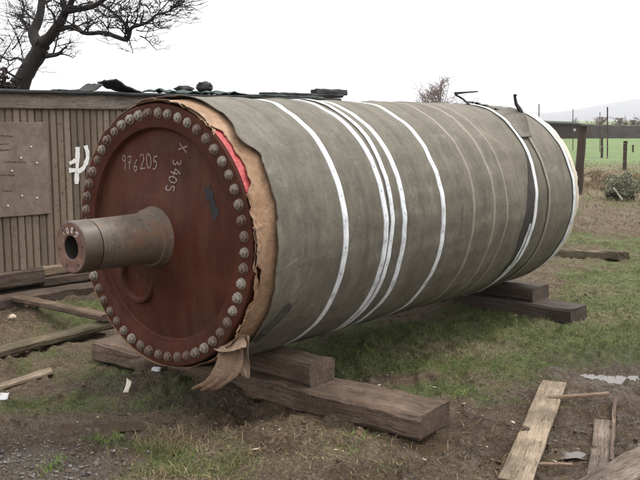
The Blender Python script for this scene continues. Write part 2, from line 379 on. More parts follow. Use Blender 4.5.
def t_steel():
    t = NT('journal_steel'); v = t.coord('Object'); n = t.noise(v, 5, 7, .7); n2 = t.noise(t.coord('Object', (1, 22, 1)), 3, 5, .7); n3 = t.noise(v, 28, 5, .75)
    c = t.ramp(n, [(.3, (.050, .036, .026)), (.5, (.085, .064, .048)), (.7, (.135, .108, .082))])
    c = t.mix(.35, c, t.ramp(n2, [(.3, (.04, .03, .023)), (.7, (.15, .12, .092))]))
    c = t.mix(t.ramp(n, [(.52, 0.0), (.62, .7)]), c, (.125, .058, .028)); c = t.mix(t.ramp(n3, [(.58, 0.0), (.68, .6)]), c, (.17, .14, .11)); c = t.mix(t.ramp(n3, [(.34, .7), (.43, 0.0)]), c, (.03, .02, .015))
    t.bump(t.mix(.5, n2, n3), .3, .004); return t.set(c, t.ramp(n, [(.3, .42), (.7, .7)]), spec=.4)
M['steel'] = t_steel()
M['steel_grey'] = m_simple('collar_steel', (0.0417, 0.0284, 0.0185), (0.0604, 0.0407, 0.0261), 5, .5, .2, .004, (0.0792, 0.0535, 0.0348), (1, 1, 1), .5)
M['rust_face'] = m_simple('rusty_end_face', (0.0780, 0.0360, 0.0256), (0.1380, 0.0750, 0.0541), 14, .7, .4, .004, (0.2040, 0.1260, 0.0969))
M['hole'] = m_simple('oily_bore', (.012, .010, .009), (.03, .026, .022), 9, .6, .2)
M['chalk'] = m_simple('chalk_mark', (.46, .40, .38), (.60, .55, .52), 40, .95, .3, .001)
M['chalk_dim'] = m_simple('faded_chalk', (.14, .095, .085), (.30, .235, .215), 40, .95, .3, .001)
M['paint'] = m_simple('white_paint', (.60, .59, .55), (.80, .79, .76), 25, .7, .3, .001)
def t_bolt():
    t = NT('bolt_head'); v = t.coord('Object')
    oi = t.n('ShaderNodeObjectInfo')
    n = t.noise(v, 30, 5, .7)
    f = t.math('ADD', t.math('MULTIPLY', oi.outputs['Random'], .6), t.math('MULTIPLY_ADD', n, .9, -.4))
    c = t.ramp(f, [(.1, (0.1017, 0.0658, 0.0488)), (.4, (0.1495, 0.1196, 0.0951)), (.62, (0.2213, 0.1973, 0.1624)), (.95, (0.3110, 0.2870, 0.2436))])
    t.bump(n, .3, .004)
    return t.set(c, .55, spec=.5)
M['bolt'] = t_bolt()
def t_strap():
    t = NT('printed_strapping'); uv = t.n('ShaderNodeUVMap'); sep = t.n('ShaderNodeSeparateXYZ'); t.l(uv.outputs[0], sep.inputs[0])
    v = t.coord('Object'); n = t.noise(v, 11, 6, .7); n2 = t.noise(v, 45, 4, .7)
    fr = t.math('FRACT', t.math('MULTIPLY', sep.outputs['X'], 1.0))
    a = t.math('LESS_THAN', t.math('ABSOLUTE', t.math('SUBTRACT', fr, .5)), .055)
    b = t.math('LESS_THAN', t.math('ABSOLUTE', t.math('SUBTRACT', sep.outputs['Y'], .52)), .12)
    br = t.math('GREATER_THAN', n2, .45)
    mark = t.math('MULTIPLY', t.math('MULTIPLY', a, b), br)
    c = t.ramp(n, [(.3, (0.4920, 0.5207, 0.5371)), (.55, (0.6068, 0.6355, 0.6478)), (.75, (0.6806, 0.6970, 0.7052))])
    c = t.mix(t.ramp(n2, [(.58, 0.0), (.74, .55)]), c, (0.3444, 0.3280, 0.2952))
    c = t.mix(t.ramp(n, [(.36, .6), (.47, 0.0)]), c, (.26, .26, .25)); c = t.mix(t.ramp(n2, [(.34, .5), (.44, 0.0)]), c, (.25, .235, .21))
    e = t.math('GREATER_THAN', t.math('ABSOLUTE', t.math('SUBTRACT', sep.outputs['Y'], .5)), .43)  # strap edges darkened in colour to stand in for their contact shadow
    c = t.mix(t.math('MULTIPLY', e, .9), c, (0.2460, 0.2460, 0.2378))
    c = t.mix(t.math('MULTIPLY', mark, .65), c, (0.0820, 0.0984, 0.1640))
    return t.set(c, .45, spec=.5)
M['strap'] = t_strap()
M['tape'] = m_simple('buff_tape', (0.1717, 0.1535, 0.1170), (0.2082, 0.1864, 0.1426), 9, .6, .2, .004, (0.2413, 0.2193, 0.1681))
M['pale_paper'] = m_simple('pale_paper_cuff', (.50, .44, .34), (.66, .60, .50), 9, .75, .4, .006)

def lathe(name, prof, mat, parent, axis_z=AX_Z, n=128, center=(0, 0), smooth=True, jit=0):
    """prof: (k, r) along local Y"""
    bm = bmesh.new(); rings = []
    for (k, r) in prof:
        ring = []
        for i in range(n):
            a = 2*PI*i/n
            ring.append(bm.verts.new((center[0]+r*math.sin(a), k, axis_z+center[1]+r*math.cos(a))))
        rings.append(ring)
    for a, b in zip(rings, rings[1:]):
        for i in range(n):
            bm.faces.new((a[i], b[i], b[(i+1) % n], a[(i+1) % n]))
    if prof[0][1] > 1e-4 and prof[0][1] < .03 or prof[0][1] < .0011: bm.faces.new(rings[0][::-1])
    bmesh.ops.recalc_face_normals(bm, faces=bm.faces[:])
    o = from_bm(name, bm, mat, parent, smooth)
    if smooth:
        try: o.data.set_sharp_from_angle(angle=R_(28))
        except Exception: pass
    return o

# end disc: flat bolted rim, step into a shallow dish, cone rising to the hub; front closed right up to the shaft
disc = lathe('end_disc', [(.16, .775), (.10, .798), (.03, .80), (.008, .80), (0, .793), (0, .667), (.004, .658), (.036, .645), (.042, .635), (.040, .60), (.028, .45), (.006, .32), (-.018, .25), (-.034, .205), (-.034, .160), (-.026, .10)], M['disc'], roll)
lathe('shell_barrel', [(.12, .80), (LEN-.02, .80), (LEN-.01, .79), (LEN, .70), (LEN+.02, .001)], M['darkstuff'], roll, n=96)
# bolts on the rim
NB = 52
def bolt_mesh():
    bm = bmesh.new(); prev = None
    prof = [(.0, .031), (-.005, .031), (-.006, .0265), (-.024, .0262), (-.029, .022), (-.030, .0135), (-.039, .0130), (-.041, .010)]
    n = 12
    for j, (k, r) in enumerate(prof):
        ring = []
        for i in range(n):
            a = 2*PI*i/n; q = r*(1.0 if j in (0, 1, 5, 6, 7) or i % 2 == 0 else .88)
            ring.append(bm.verts.new((q*math.sin(a), k, q*math.cos(a))))
        if prev:
            for i in range(n): bm.faces.new((prev[i], ring[i], ring[(i+1) % n], prev[(i+1) % n]))
        prev = ring
    bm.faces.new(prev)
    bmesh.ops.recalc_face_normals(bm, faces=bm.faces[:])
    me = bpy.data.meshes.new('bolt'); bm.to_mesh(me); bm.free(); me.materials.append(M['bolt']); return me
bmesh_bolt = bolt_mesh()
for i in range(NB):
    a = 2*PI*(i+.3)/NB
    o = bpy.data.objects.new('bolt', bmesh_bolt); col.objects.link(o); o.parent = disc
    o.location = (.742*math.sin(a), .001, AX_Z+.742*math.cos(a)); o.rotation_euler = (random.uniform(-.05, .05), random.uniform(0, 6), 0)
    s = random.uniform(.98, 1.10); o.scale = (s, random.uniform(.6, 1.0), s)
# shaft: hub collar, journal, end collar, bored end
shaft = lathe('shaft', [(-.02, .19), (-.036, .185), (-.060, .176), (-.085, .172), (-.088, .160), (-.098, .158), (-.12, .152), (-.30, .149), (-.50, .147)], M['steel'], roll, n=72)
lathe('end_collar', [(-.50, .1395), (-.503, .1395), (-.507, .149), (-.60, .149), (-.612, .146), (-.617, .139)], M['steel_grey'], shaft, n=72)
ef = lathe('end_face', [(-.6165, .1388), (-.617, .10), (-.617, .071), (-.612, .066), (-.56, .064), (-.40, .064), (-.40, .0011)], M['rust_face'], shaft, n=72)
lathe('bore', [(-.611, .0655), (-.56, .0632), (-.405, .0632), (-.404, .001)], M['hole'], shaft, n=48)
for k in range(6):
    a = 2*PI*k/6+.4
    bm = bmesh.new(); bmesh.ops.create_circle(bm, cap_ends=True, radius=.007, segments=10, matrix=Matrix.Translation((.112*math.sin(a), -.6195, AX_Z+.112*math.cos(a))) @ Matrix.Rotation(PI/2, 4, 'X'))
    from_bm('tapped_hole', bm, M['hole'], ef)
# inspection cover low on the left of the hub
mh = lathe('inspection_cover', [(.030, .168), (.008, .166), (-.003, .158), (-.004, .138), (.004, .130), (.030, .122), (.036, .06), (.036, .001)], M['disc'], disc, center=(-.235, -.285), n=56)
lathe('cover_plug', [(.036, .022), (.012, .022), (.010, .012), (.010, .001)], M['disc'], mh, center=(-.235, -.285), n=20)

# strokes: handwriting as thin raised ribbons
def strokes(name, lines, width, mat, parent, mapf, th=.0012):
    bm = bmesh.new()
    for ln in lines:
        pts = [Vector((p[0], p[1])) for p in ln]
        # resample smoothly
        out = []
        for a, b in zip(pts, pts[1:]):
            m = max(2, int((b-a).length/width/0.8))
            for i in range(m): out.append(a.lerp(b, i/m))
        out.append(pts[-1])
        prev = None
        for i, p in enumerate(out):
            q0 = out[max(0, i-1)]; q1 = out[min(len(out)-1, i+1)]
            d = (q1-q0); d = d.normalized() if d.length > 0 else Vector((1, 0)); nn = Vector((-d.y, d.x))
            w = width*.5*(.75+.5*random.random())
            l, r = p+nn*w, p-nn*w
            vs = [bm.verts.new(mapf(l.x, l.y, th)), bm.verts.new(mapf(r.x, r.y, th))]
            if prev: bm.faces.new((prev[0], prev[1], vs[1], vs[0]))
            prev = vs
    return from_bm(name, bm, mat, parent)
G = {  # hand-drawn digits in a unit box
 '0': [[(.35, 1), (.1, .75), (.08, .3), (.3, 0), (.58, .05), (.72, .4), (.68, .8), (.35, 1)]],
 '1': [[(.25, .75), (.45, 1), (.45, 0)]],
 '2': [[(.08, .8), (.3, 1), (.62, .9), (.6, .6), (.3, .3), (.05, .02), (.75, .06)]],
 '3': [[(.1, .95), (.5, 1), (.6, .75), (.3, .55), (.65, .4), (.6, .1), (.1, 0)]],
 '4': [[(.45, 1), (.08, .4), (.75, .42)], [(.55, .75), (.5, 0)]],
 '5': [[(.75, 1), (.22, .98), (.18, .6), (.55, .62), (.7, .35), (.5, .03), (.1, .05)]],
 '6': [[(.6, 1), (.25, .7), (.1, .3), (.3, 0), (.6, .1), (.6, .4), (.15, .42)]],
 '7': [[(.05, .95), (.7, 1), (.35, .4), (.3, 0)], [(.15, .5), (.6, .55)]],
 '8': [[(.4, .52), (.12, .78), (.38, 1), (.62, .8), (.4, .52), (.1, .25), (.38, 0), (.68, .22), (.4, .52)]],
 '9': [[(.6, .7), (.3, .55), (.1, .75), (.35, 1), (.6, .9), (.6, .5), (.5, 0)]],
 'X': [[(.05, 1), (.75, 0)], [(.75, .95), (.05, .05)]],
}
def dishk(r):   # front of the disc at radius r
    P = [(.215, -.030), (.25, -.018), (.32, .006), (.45, .028), (.60, .040), (.635, .042)]
    return float(np.interp(r, [p[0] for p in P], [p[1] for p in P]))
def on_disc(x, z, off): return (x, dishk(math.hypot(x, z))-.0025-off, AX_Z+z)
def write(name, txt, x0, z0, size, adv, ang, width, mat, parent, mapf, drift=0):
    lines = []; ca, sa = math.cos(ang), math.sin(ang)
    for i, ch in enumerate(txt):
        sh = random.uniform(-.25, .25); gs = random.uniform(.85, 1.15); up = random.uniform(-.12, .12)
        for ln in G.get(ch, []):
            L = []
            for (u, v) in ln:
                u, v = u*gs+sh*(v-.5), v*gs+up
                uu = i*adv+u*size*.75; vv = v*size+drift*i
                L.append((x0+uu*ca-vv*sa, z0+uu*sa+vv*ca))
            lines.append(L)
    return strokes(name, lines, width, mat, parent, mapf)
write('chalk_number', '976205', -.385, .382, .082, .064, .06, .0085, M['chalk_dim'], disc, on_disc)
write('chalk_number', '34X', 0, 0, .01, .01, 0, .001, M['chalk'], disc, on_disc) if False else None
write('chalk_number', '3405', .128, .478, .076, .052, -PI/2-.22, .009, M['chalk_dim'], disc, on_disc)
write('chalk_cross', 'X', .165, .565, .085, .05, -PI/2-.1, .009, M['chalk_dim'], disc, on_disc)
# bare dark patch on the disc
bm = bmesh.new()
for (cx, cz, rx, rz) in [(.425, .285, .030, .055), (.45, .23, .024, .05), (.473, .185, .028, .05)]:
    vs = []
    for i in range(18):
        a = 2*PI*i/18; q = 1+.75*mnoise.noise((cx*9+math.cos(a)*1.9, math.sin(a)*1.9, cz*7))
        x, z = cx+rx*q*math.cos(a), cz+rz*q*math.sin(a)
        vs.append(bm.verts.new((x, dishk(math.hypot(x, z))-.0022-.0007*(cz > .2)-.0007*(cz > .25), AX_Z+z)))
    bm.faces.new(vs)
from_bm('dark_patch', bm, M['black'], disc)
bm = bmesh.new()
# painted figures on the shaft end, following the rim of the bore
def on_end(a0, r0):
    return lambda x, z, off: ((r0+z)*math.sin(a0+x/r0), -.6178-off, AX_Z+(r0+z)*math.cos(a0+x/r0))
write('painted_number', '1085', 0, 0, .036, .036, 0, .0060, M['chalk'], ef, on_end(-.78, .083))

# ---- sheets lying on the barrel: phi from the top, + towards the yard (local +x)
def sagr(phi, k):
    """how far the loose wrapping stands off the barrel"""
    s = 0.0
    p = (phi+PI) % (2*PI)-PI
    low = max(0.0, min(1.0, (abs(p)-1.2)/1.2))
    s += .016*low*min(1, max(0, (k-.8)/2.0))
    for ks in (.77, 1.185, 1.265, 1.405, 1.88, 3.335, 4.075): s -= .007*math.exp(-((k-ks)/.045)**2)
    for ks in (.50, .98, 1.62, 2.13, 2.47, 2.95): s += .0065*math.exp(-(k-ks)/.16) if k > ks else 0
    s += .006*mnoise.noise((k*3.2+math.sin(phi*2), phi*5, 7.7))*math.sin(k*23+phi*6)
    s += .0045*mnoise.noise((k*1.6, phi*9, 3.3))
    s += .008*(mnoise.noise((k*2.2, math.cos(phi)*3.5, math.sin(phi)*3.5)))
    s += .0035*(mnoise.noise((k*9, math.cos(phi)*2.5+4, math.sin(phi)*2.5)))
    return s
def sheet(name, kf0, kf1, rf, mat, parent, p0=-PI, p1=PI, nphi=220, nk=30, smooth=True, thick=0.0):
    closed = abs((p1-p0)-2*PI) < 1e-6
    V = []; Fc = []
    m = nphi if closed else nphi+1
    for i in range(m):
        phi = p0+(p1-p0)*i/nphi
        k0, k1 = kf0(phi), kf1(phi)
        for j in range(nk+1):
            k = k0+(k1-k0)*j/nk; r = rf(phi, k, j/nk)
            V.append((r*math.sin(phi), k, AX_Z+r*math.cos(phi)))
    for i in range(nphi):
        a = i*(nk+1); b = ((i+1) % m)*(nk+1)
        for j in range(nk): Fc.append((a+j, a+j+1, b+j+1, b+j))
    o = from_np(name, V, Fc, mat, parent, smooth)
    if thick:
        md = o.modifiers.new('thickness', 'SOLIDIFY'); md.thickness = thick; md.offset = 0
    return o
nz = lambda a, b, c=0: mnoise.noise((a, b, c))
def saw(phi, f, s):      # angular tear
    x = phi*f+s; return nz(x, s*1.7)+.5*nz(x*2.7, s)+.3*nz(x*6.1, s+3)
SK = lambda phi: 3.335+.11*math.cos(phi+.3)
K_TEAR = lambda phi: SK(phi)+.012+.012*nz(phi*3, 1.1)
def wrap_edge(phi):
    k = .150+.018*saw(phi, 2.2, 4)
    k += -.05*math.exp(-((phi-.78)/.10)**2)+.055*max(0, 1-abs(phi-.93)/.10)
    if 1.0 < phi < 1.4: k += .015
    return k+.03*max(0, math.cos(phi+PI*.9))
wrap = sheet('wrapping', wrap_edge, lambda p: K_TEAR(p), lambda p, k, u: RW+sagr(p, k)+.012*math.exp(-max(0, k-.15)/.035)*(1+saw(p, 5, 2)), M['wrap'], roll, nphi=280, nk=190)
wrap.modifiers.new('thickness', 'SOLIDIFY').thickness = .004
rear = sheet('rear_wrapping', lambda p: 3.05, lambda p: LEN+.005+.01*saw(p, 4, 8), lambda p, k, u: RW-.005+sagr(p, k), M['wrap'], roll, nphi=200, nk=20)
# lining paper between disc and wrapping, torn back at the front
def kraft_edge(phi):
    k = .012+.012*saw(phi, 5, 1.3)
    k += (.046+.02*saw(phi, 8, 2))*max(0, min(1, (phi-.62)/.06))*max(0, min(1, (1.18-phi)/.06))
    k += .045*max(0, min(1, (phi-1.68)/.04))*max(0, min(1, (2.1-phi)/.2))
    if phi > 2.1: k += .02+.02*saw(phi, 9, 5)
    if -.25 < phi < .5: k -= .012
    return k
kraft = sheet('lining_paper', kraft_edge, lambda p: .26, lambda p, k, u: .807+.02*u+.010*math.exp(-u*9)*(.6+saw(p, 6, 3))+.004*nz(k*30, p*5), M['kraft'], roll, nphi=320, nk=10)
kraft.modifiers.new('thickness', 'SOLIDIFY').thickness = .003
sheet('red_sheet', lambda p: .014, lambda p: .16, lambda p, k, u: .8035, M['red'], kraft, .60, 1.22, 40, 4)
# folded and torn bits of lining along the rim
def fold(phi0, phi1, k0, w, lift, seed, mat=None):
    sheet('torn_fold', lambda p: k0-.02*(1+saw(p, 13, seed)), lambda p: k0+w*math.sin(PI*(p-phi0)/(phi1-phi0)+.02)*(1+.4*saw(p, 17, seed)),
          lambda p, k, u: .812+lift*(1-u)**2+.012*nz(p*20, k*30, seed), mat or M['kraft_light'], kraft, phi0, phi1, 40, 8).modifiers.new('thickness', 'SOLIDIFY').thickness = .002
fold(-.20, .34, .0, .05, .014, 2); fold(.30, .62, .01, .06, .02, 5); fold(.52, .70, -.01, .05, .015, 6, M['kraft'])
fold(1.20, 1.70, .0, .07, .03, 9, M['kraft']); fold(1.42, 1.72, .0, .055, .045, 12); fold(1.75, 2.2, .03, .05, .015, 15, M['kraft']); fold(2.15, 2.5, .02, .07, .02, 17, M['kraft'])

# straps
def strap(k, w=.056, tilt=0.0, wav=.003, name='strap', mat=None, p0=-.75, p1=2.95, dr=.0095, r0=RW, tick=.165):
    n = 150; V = []; Fc = []; UV = []
    for i in range(n+1):
        phi = p0+(p1-p0)*i/n
        kk = k+tilt*math.cos(phi+.3)+wav*nz(phi*2.2, k*9)
        r = r0+sagr(phi, kk)+dr
        for j, (dk, ddr) in enumerate(((-w/2, -.004), (-w/2+.002, 0), (w/2-.002, 0), (w/2, -.004))):
            V.append(((r+ddr)*math.sin(phi), kk+dk, AX_Z+(r+ddr)*math.cos(phi))); UV.append((phi*r/tick, (dk+w/2)/w))
    for i in range(n):
        for j in range(3): Fc.append((i*4+j, i*4+j+1, i*4+j+5, i*4+j+4))
    o = from_np(name, V, Fc, mat or M['strap'], roll, True)
    ul = o.data.uv_layers.new(name='UVMap')
    for lp in o.data.loops: ul.data[lp.index].uv = UV[lp.vertex_index]
    return o
strap(.77); strap(1.185, tilt=-.012); strap(1.266, .046, tilt=.028, wav=.006, dr=.0125); strap(1.405); strap(1.88)
strap(3.335, .052, tilt=.11, wav=.012, dr=.014)
strap(4.075, .050, dr=.008)
for k, w in ((2.30, .036), (2.60, .036), (2.80, .026), (3.56, .036)):
    strap(k, w, name='tape_band', mat=M['tape'], dr=.006, wav=.004)
# pale torn cuff beyond the last strap
sheet('paper_cuff', lambda p: LEN-.01, lambda p: LEN+.030+.025*saw(p, 6, 12), lambda p, k, u: RW-.004+.012*u*(1+saw(p, 4, 3)), M['pale_paper'], roll, -.6, 2.4, 120, 6).modifiers.new('thickness', 'SOLIDIFY').thickness = .003
# torn opening near the far strap: dark lining showing
sheet('torn_opening', lambda p: SK(p)-.03-.15*max(0, math.sin(PI*(p-1.02)/1.5))**.8*(1+.3*saw(p, 4, 6)), lambda p: SK(p)-.022, lambda p, k, u: RW+sagr(p, k)+.0065, M['darkstuff'], wrap, 1.03, 2.51, 60, 4)
strap(3.27, .03, tilt=.09, name='inner_strip', mat=M['strap'], p0=1.75, p1=2.45, dr=.012)
# flared loose edge standing up on top of the roll
fl = sheet('loose_flap', lambda p: SK(p)+.015, lambda p: 3.60+.03*math.sin((p-.15)*5)+.012*nz(p*9, 3), lambda p, k, u: RW+.010+.085*u**1.7*math.exp(-((p-.60)/.17)**2)+.012*u*nz(p*7, u*3), M['wrap_dark'], wrap, .12, .86, 50, 14)
fl.modifiers.new('thickness', 'SOLIDIFY').thickness = .005
def tube_bm(bm, pts, radii, n=8):
    prev = None; pts = [Vector(p) for p in pts]
    up = Vector((.31, .2, .93))
    for i, p in enumerate(pts):
        d = (pts[min(i+1, len(pts)-1)]-pts[max(0, i-1)])
        if d.length < 1e-9: d = Vector((0, 0, 1))
        d.normalize(); a = d.cross(up)
        if a.length < .1: a = d.cross(Vector((1, 0, 0)))
        a.normalize(); b = d.cross(a)
        ring = [bm.verts.new(p+(a*math.cos(2*PI*k/n)+b*math.sin(2*PI*k/n))*radii[i]) for k in range(n)]
        if prev:
            for k in range(n): bm.faces.new((prev[k], ring[k], ring[(k+1) % n], prev[(k+1) % n]))
        else: bm.faces.new(ring[::-1])
        prev = ring
    bm.faces.new(prev)
def P(phi, k, r): return Vector((r*math.sin(phi), k, AX_Z+r*math.cos(phi)))
bm = bmesh.new(); tube_bm(bm, [P(.66, 3.62, RW+.075), P(.58, 3.615, RW+.10), P(.52, 3.60, RW+.13), P(.485, 3.59, RW+.175), P(.475, 3.59, RW+.20)], [.012, .020, .015, .012, .016], 8); from_bm('flap_tip', bm, M['black'], fl, True)
bm = bmesh.new(); tube_bm(bm, [P(.16, 3.40, RW+.005), P(.10, 3.36, RW+.05), P(.05, 3.30, RW+.085), P(.05, 3.29, RW+.095), P(.10, 3.38, RW+.108), P(.16, 3.50, RW+.125)], [.009, .009, .010, .013, .008, .006], 6); from_bm('loose_wire_end', bm, M['darkstuff'], roll, True)
sheet('torn_ridge', lambda p: 3.50+.02*saw(p, 9, 3), lambda p: 3.60, lambda p, k, u: RW+.014+.030*abs(nz(p*24, k*5)), M['darkstuff'], wrap, .02, .42, 50, 6)
# dark strip of sheet turned back at the lower front edge
bm = bmesh.new()
pts = [P(2.02, .345, RW+.02), P(2.08, .31, RW+.018), P(2.16, .26, RW+.018), P(2.24, .215, RW+.018), P(2.33, .185, RW+.015)]
tube_bm(bm, pts, [.017, .020, .019, .022, .02], 4); from_bm('turned_back_strip', bm, M['darkstuff'], wrap)
# torn lining hanging to the ground under the front edge
def hang(pts_w, mat, seed, name='hanging_paper'):
    """pts_w: list of (left, right) local points going down"""
    V = []; Fc = []; n = 8
    for (a, b) in pts_w:
        for j in range(n+1):
            u = j/n; p = Vector(a).lerp(Vector(b), u); p.y += .04*nz(u*5, p.z*14, seed)+.012*nz(u*15, p.z*40, seed); p.x += .014*nz(u*7, p.z*16, seed+2); p.z += .014*nz(u*9+seed, p.z*5, 4); V.append(tuple(p))
    for i in range(len(pts_w)-1):
        for j in range(n): Fc.append((i*(n+1)+j, i*(n+1)+j+1, (i+1)*(n+1)+j+1, (i+1)*(n+1)+j))
    o = from_np(name, V, Fc, mat, kraft, True); o.modifiers.new('subdivision', 'SUBSURF').levels = 1; o.modifiers['subdivision'].render_levels = 1
    o.modifiers.new('thickness', 'SOLIDIFY').thickness = .003
def L2(px, py, dy):      # pixel -> roll-local point on the plane k = dy
    x, y, z = ray(px, py); a = (math.sin(TH), math.cos(TH)); k = dy
    tt = (k+front.x*a[0]+front.y*a[1])/(x*a[0]+y*a[1]); w = Vector((x*tt-front.x, y*tt-front.y, CAM_H+z*tt))
    return Vector((w.x*math.cos(TH)-w.y*math.sin(TH), k, w.z))
hang([(L2(226, 335, .07), L2(252, 335, .07)), (L2(229, 350, .09), L2(250, 350, .10)), (L2(236, 365, .09), L2(251, 366, .12)), (L2(242, 377, .08), L2(250, 379, .12))], M['kraft_light'], 3)
hang([(L2(216, 345, .02), L2(243, 340, .08)), (L2(220, 358, .0), L2(243, 355, .06)), (L2(213, 370, -.04), L2(242, 372, .03)), (L2(207, 380, -.10), L2(236, 378, .0)), (L2(190, 388, -.14), L2(216, 392, -.05))], M['kraft_brown'], 7)
hang([(L2(212, 347, .01), L2(244, 336, .05)), (L2(218, 352, -.02), L2(247, 343, .03)), (L2(228, 352, -.03), L2(246, 347, .01))], M['kraft_light'], 11)

# ------------------------------------------------------------------ baulks under the roll
def axl(x, k, z): # roll-local to world
    return Vector((front.x+x*math.cos(TH)+k*math.sin(TH), front.y-x*math.sin(TH)+k*math.cos(TH), z))
bz = .0
pa = at(110, 337, .112); pb = at(434, 408, .112)
BT = .112
timber('timber_baulk', (pa.x, pa.y, BT-.15), (pb.x, pb.y, BT-.15), .36, .15, M['sleeper'], 'long broad brown baulk lying in the mud under the front of the roll', 'timber', seed=3, segs=44, wob=.013, endjag=(.01, .015))
bt_r = AX_Z-RW+.012
ba = axl(-.35, .36, BT+.003); bb = at(322, 363, bt_r-.01)
dirb = (axl(1, 0, 0)-axl(0, 0, 0)).normalized(); b1 = Vector((bb.x, bb.y, BT+.003)); b0 = b1-dirb*.95
timber('packing_block', b0, b1, .25, bt_r-BT, M['sleeper'], 'short square packing block wedged between the front of the roll and the long baulk', 'timber', seed=6, wob=.009, endjag=(.01, .006))
# chock hole in the block end is left to the wood
# rear support
pr1 = at(541, 290, .20); rdir = dirb
rb1 = Vector((pr1.x, pr1.y, .11)); rb0 = rb1-rdir*1.3
timber('packing_block', rb0, rb1, .34, .125, M['sleeper_dark'], 'dark packing block under the far end of the roll', 'timber', seed=9, wob=.010)
pr2 = at(578, 308, .1); r1 = Vector((pr2.x, pr2.y, -.03)); r0 = r1-rdir*2.2
timber('timber_baulk', r0, r1, .34, .138, M['sleeper_dark'], 'dark low baulk bearing the far packing block, its end poking out into the grass', 'timber', seed=12, wob=.012, endjag=(.01, .02))

# ------------------------------------------------------------------ loose boards and planks
def on_ground(px0, py0, px1, py1, z0=.0, z1=.0):
    a = at(px0, py0); b = at(px1, py1); a.z = gh(a.x, a.y)+z0; b.z = gh(b.x, b.y)+z1; return a, b
a, b = on_ground(518, 475, 554, 381, .035, .02)
d = (a-b).normalized()
timber('plank', a+d*.10, b, .165, .032, M['plank'], 'yellow pine plank with a dark notch in its edge, lying in the mud', 'plank', seed=21, segs=60, notch=[(.74, .05, .06)], endjag=(.05, .02), wob=.0022)
o_n = None
a, b = on_ground(548, 398, 609, 399, .062, .05)
timber('stick', a, b, .03, .022, M['wrap_stick'], 'thin straight stick lying across the top of the yellow plank', 'stick', seed=22, wob=.002)
a, b = on_ground(534, 463, 572, 461, .03, .025)
timber('stick', a, b, .022, .016, M['wrap_stick'], 'short thin stick beside the lower end of the yellow plank', 'stick', seed=23, wob=.002)
a, b = on_ground(600, 474, 605, 417, .0, .02)
timber('board', a, b, .13, .025, M['grey_wood'], 'worn grey board half sunk in mud right of the yellow plank', 'board', seed=24, endjag=(.05, .02), wob=.006)
a, b = on_ground(611, 462, 615, 399, .015, .03)
timber('batten', a, b, .022, .022, M['sleeper'], 'narrow brown batten along the right edge of the sunken grey board', 'batten', seed=25, wob=.004)
a, b = on_ground(588, 494, 672, 450, .0, .03)
timber('board', a, b, .19, .03, M['grey_wood'], 'wide mud smeared board crossing the bottom right corner', 'board', seed=26, endjag=(.02, .02), wob=.008)
a, b = on_ground(555, 250, 622, 261, -.02, -.02)
timber('log', a, b, .17, .12, M['olive_wood'], 'old mossy beam lying in the ruts beyond the far end of the roll', 'beam', seed=27, wob=.02, endjag=(.04, .08))
# left heap
a, b = on_ground(18, 302, 108, 331, .06, .12)
timber('board', a, b, .12, .055, M['sleeper'], 'grey brown board sloping down from the shed sill to the roll', 'board', seed=31, wob=.005)
a, b = on_ground(-40, 362, 110, 328, .0, .055)
timber('board', a, b, .15, .06, M['olive_wood'], 'mossy olive board running in from the left edge under the sloping board', 'board', seed=32, wob=.006)
a, b = on_ground(-12, 384, 50, 371, .0, .01)
timber('board', a, b, .085, .03, M['plank'], 'pale narrow board at the left edge, nearer than the mossy board', 'board', seed=33, endjag=(.0, .05), wob=.005)
a, b = on_ground(92, 272, 20, 283, .0, .0)

# ------------------------------------------------------------------ SHED
SH = 0.785; sdir = Vector((math.sin(SH), math.cos(SH), 0)); snor = Vector((math.cos(SH), -math.sin(SH), 0))
so = at(45, 293)
shed = empty('timber_shed', (so.x, so.y, 0), -SH)      # local +y runs along the wall, local +x faces the yard
tag(shed, 'low weathered brown board shed with a dark felt roof behind the roll', 'shed')
def sbox(name, x0, x1, y0, y1, z0, z1, mat, seed=0, wob=.004, segs=20):
    L = y1-y0; W = x1-x0; H = z1-z0
    bm = timber_bm(L, W, H, segs, 0, wob, seed)
    m = Matrix(((0, -1, 0, (x0+x1)/2), (1, 0, 0, y0), (0, 0, 1, z0), (0, 0, 0, 1)))
    bmesh.ops.transform(bm, matrix=m, verts=bm.verts[:])
    return from_bm(name, bm, mat, shed)
def t_boards():
    t = NT('shed_boards'); v = t.coord('Object', (1, 9, 1)); w = t.coord('Object')
    n1 = t.noise(v, 3, 6, .65); n2 = t.noise(t.coord('Object', (1, 40, 1.2)), 2, 6, .7); n3 = t.noise(w, 1.4, 5, .6)
    c = t.ramp(n1, [(.3, (.155, .112, .072)), (.5, (.215, .16, .108)), (.7, (.28, .215, .155))])
    c = t.mix(.5, c, t.ramp(n2, [(.3, (.10, .072, .047)), (.7, (.31, .24, .17))]))
    c = t.mix(t.ramp(n3, [(.42, .55), (.62, 0.0)]), c, (.10, .075, .055))
    c = t.mix(t.ramp(n3, [(.58, 0.0), (.72, .5)]), c, (.30, .265, .225))
    sp_ = t.n('ShaderNodeSeparateXYZ'); t.l(w, sp_.inputs[0]); wn = t.n('ShaderNodeTexWhiteNoise'); wn.noise_dimensions = '1D'
    t.l(t.math('FLOOR', t.math('DIVIDE', t.math('ADD', sp_.outputs['Y'], 2.6), .078)), wn.inputs['W'])
    c = t.mix(.55, c, t.ramp(wn.outputs['Value'], [(.0, (.085, .068, .05)), (.5, (.17, .135, .10)), (1.0, (.26, .215, .165))]))
    n6 = t.noise(w, 18, 6, .75); c = t.mix(t.ramp(n6, [(.34, .7), (.44, 0.0)]), c, (.05, .038, .028)); c = t.mix(t.ramp(n6, [(.6, 0.0), (.72, .5)]), c, (.32, .28, .235))
    t.bump(n2, .4, .006)
    return t.set(c, .82, spec=.2)
M['boards'] = t_boards()
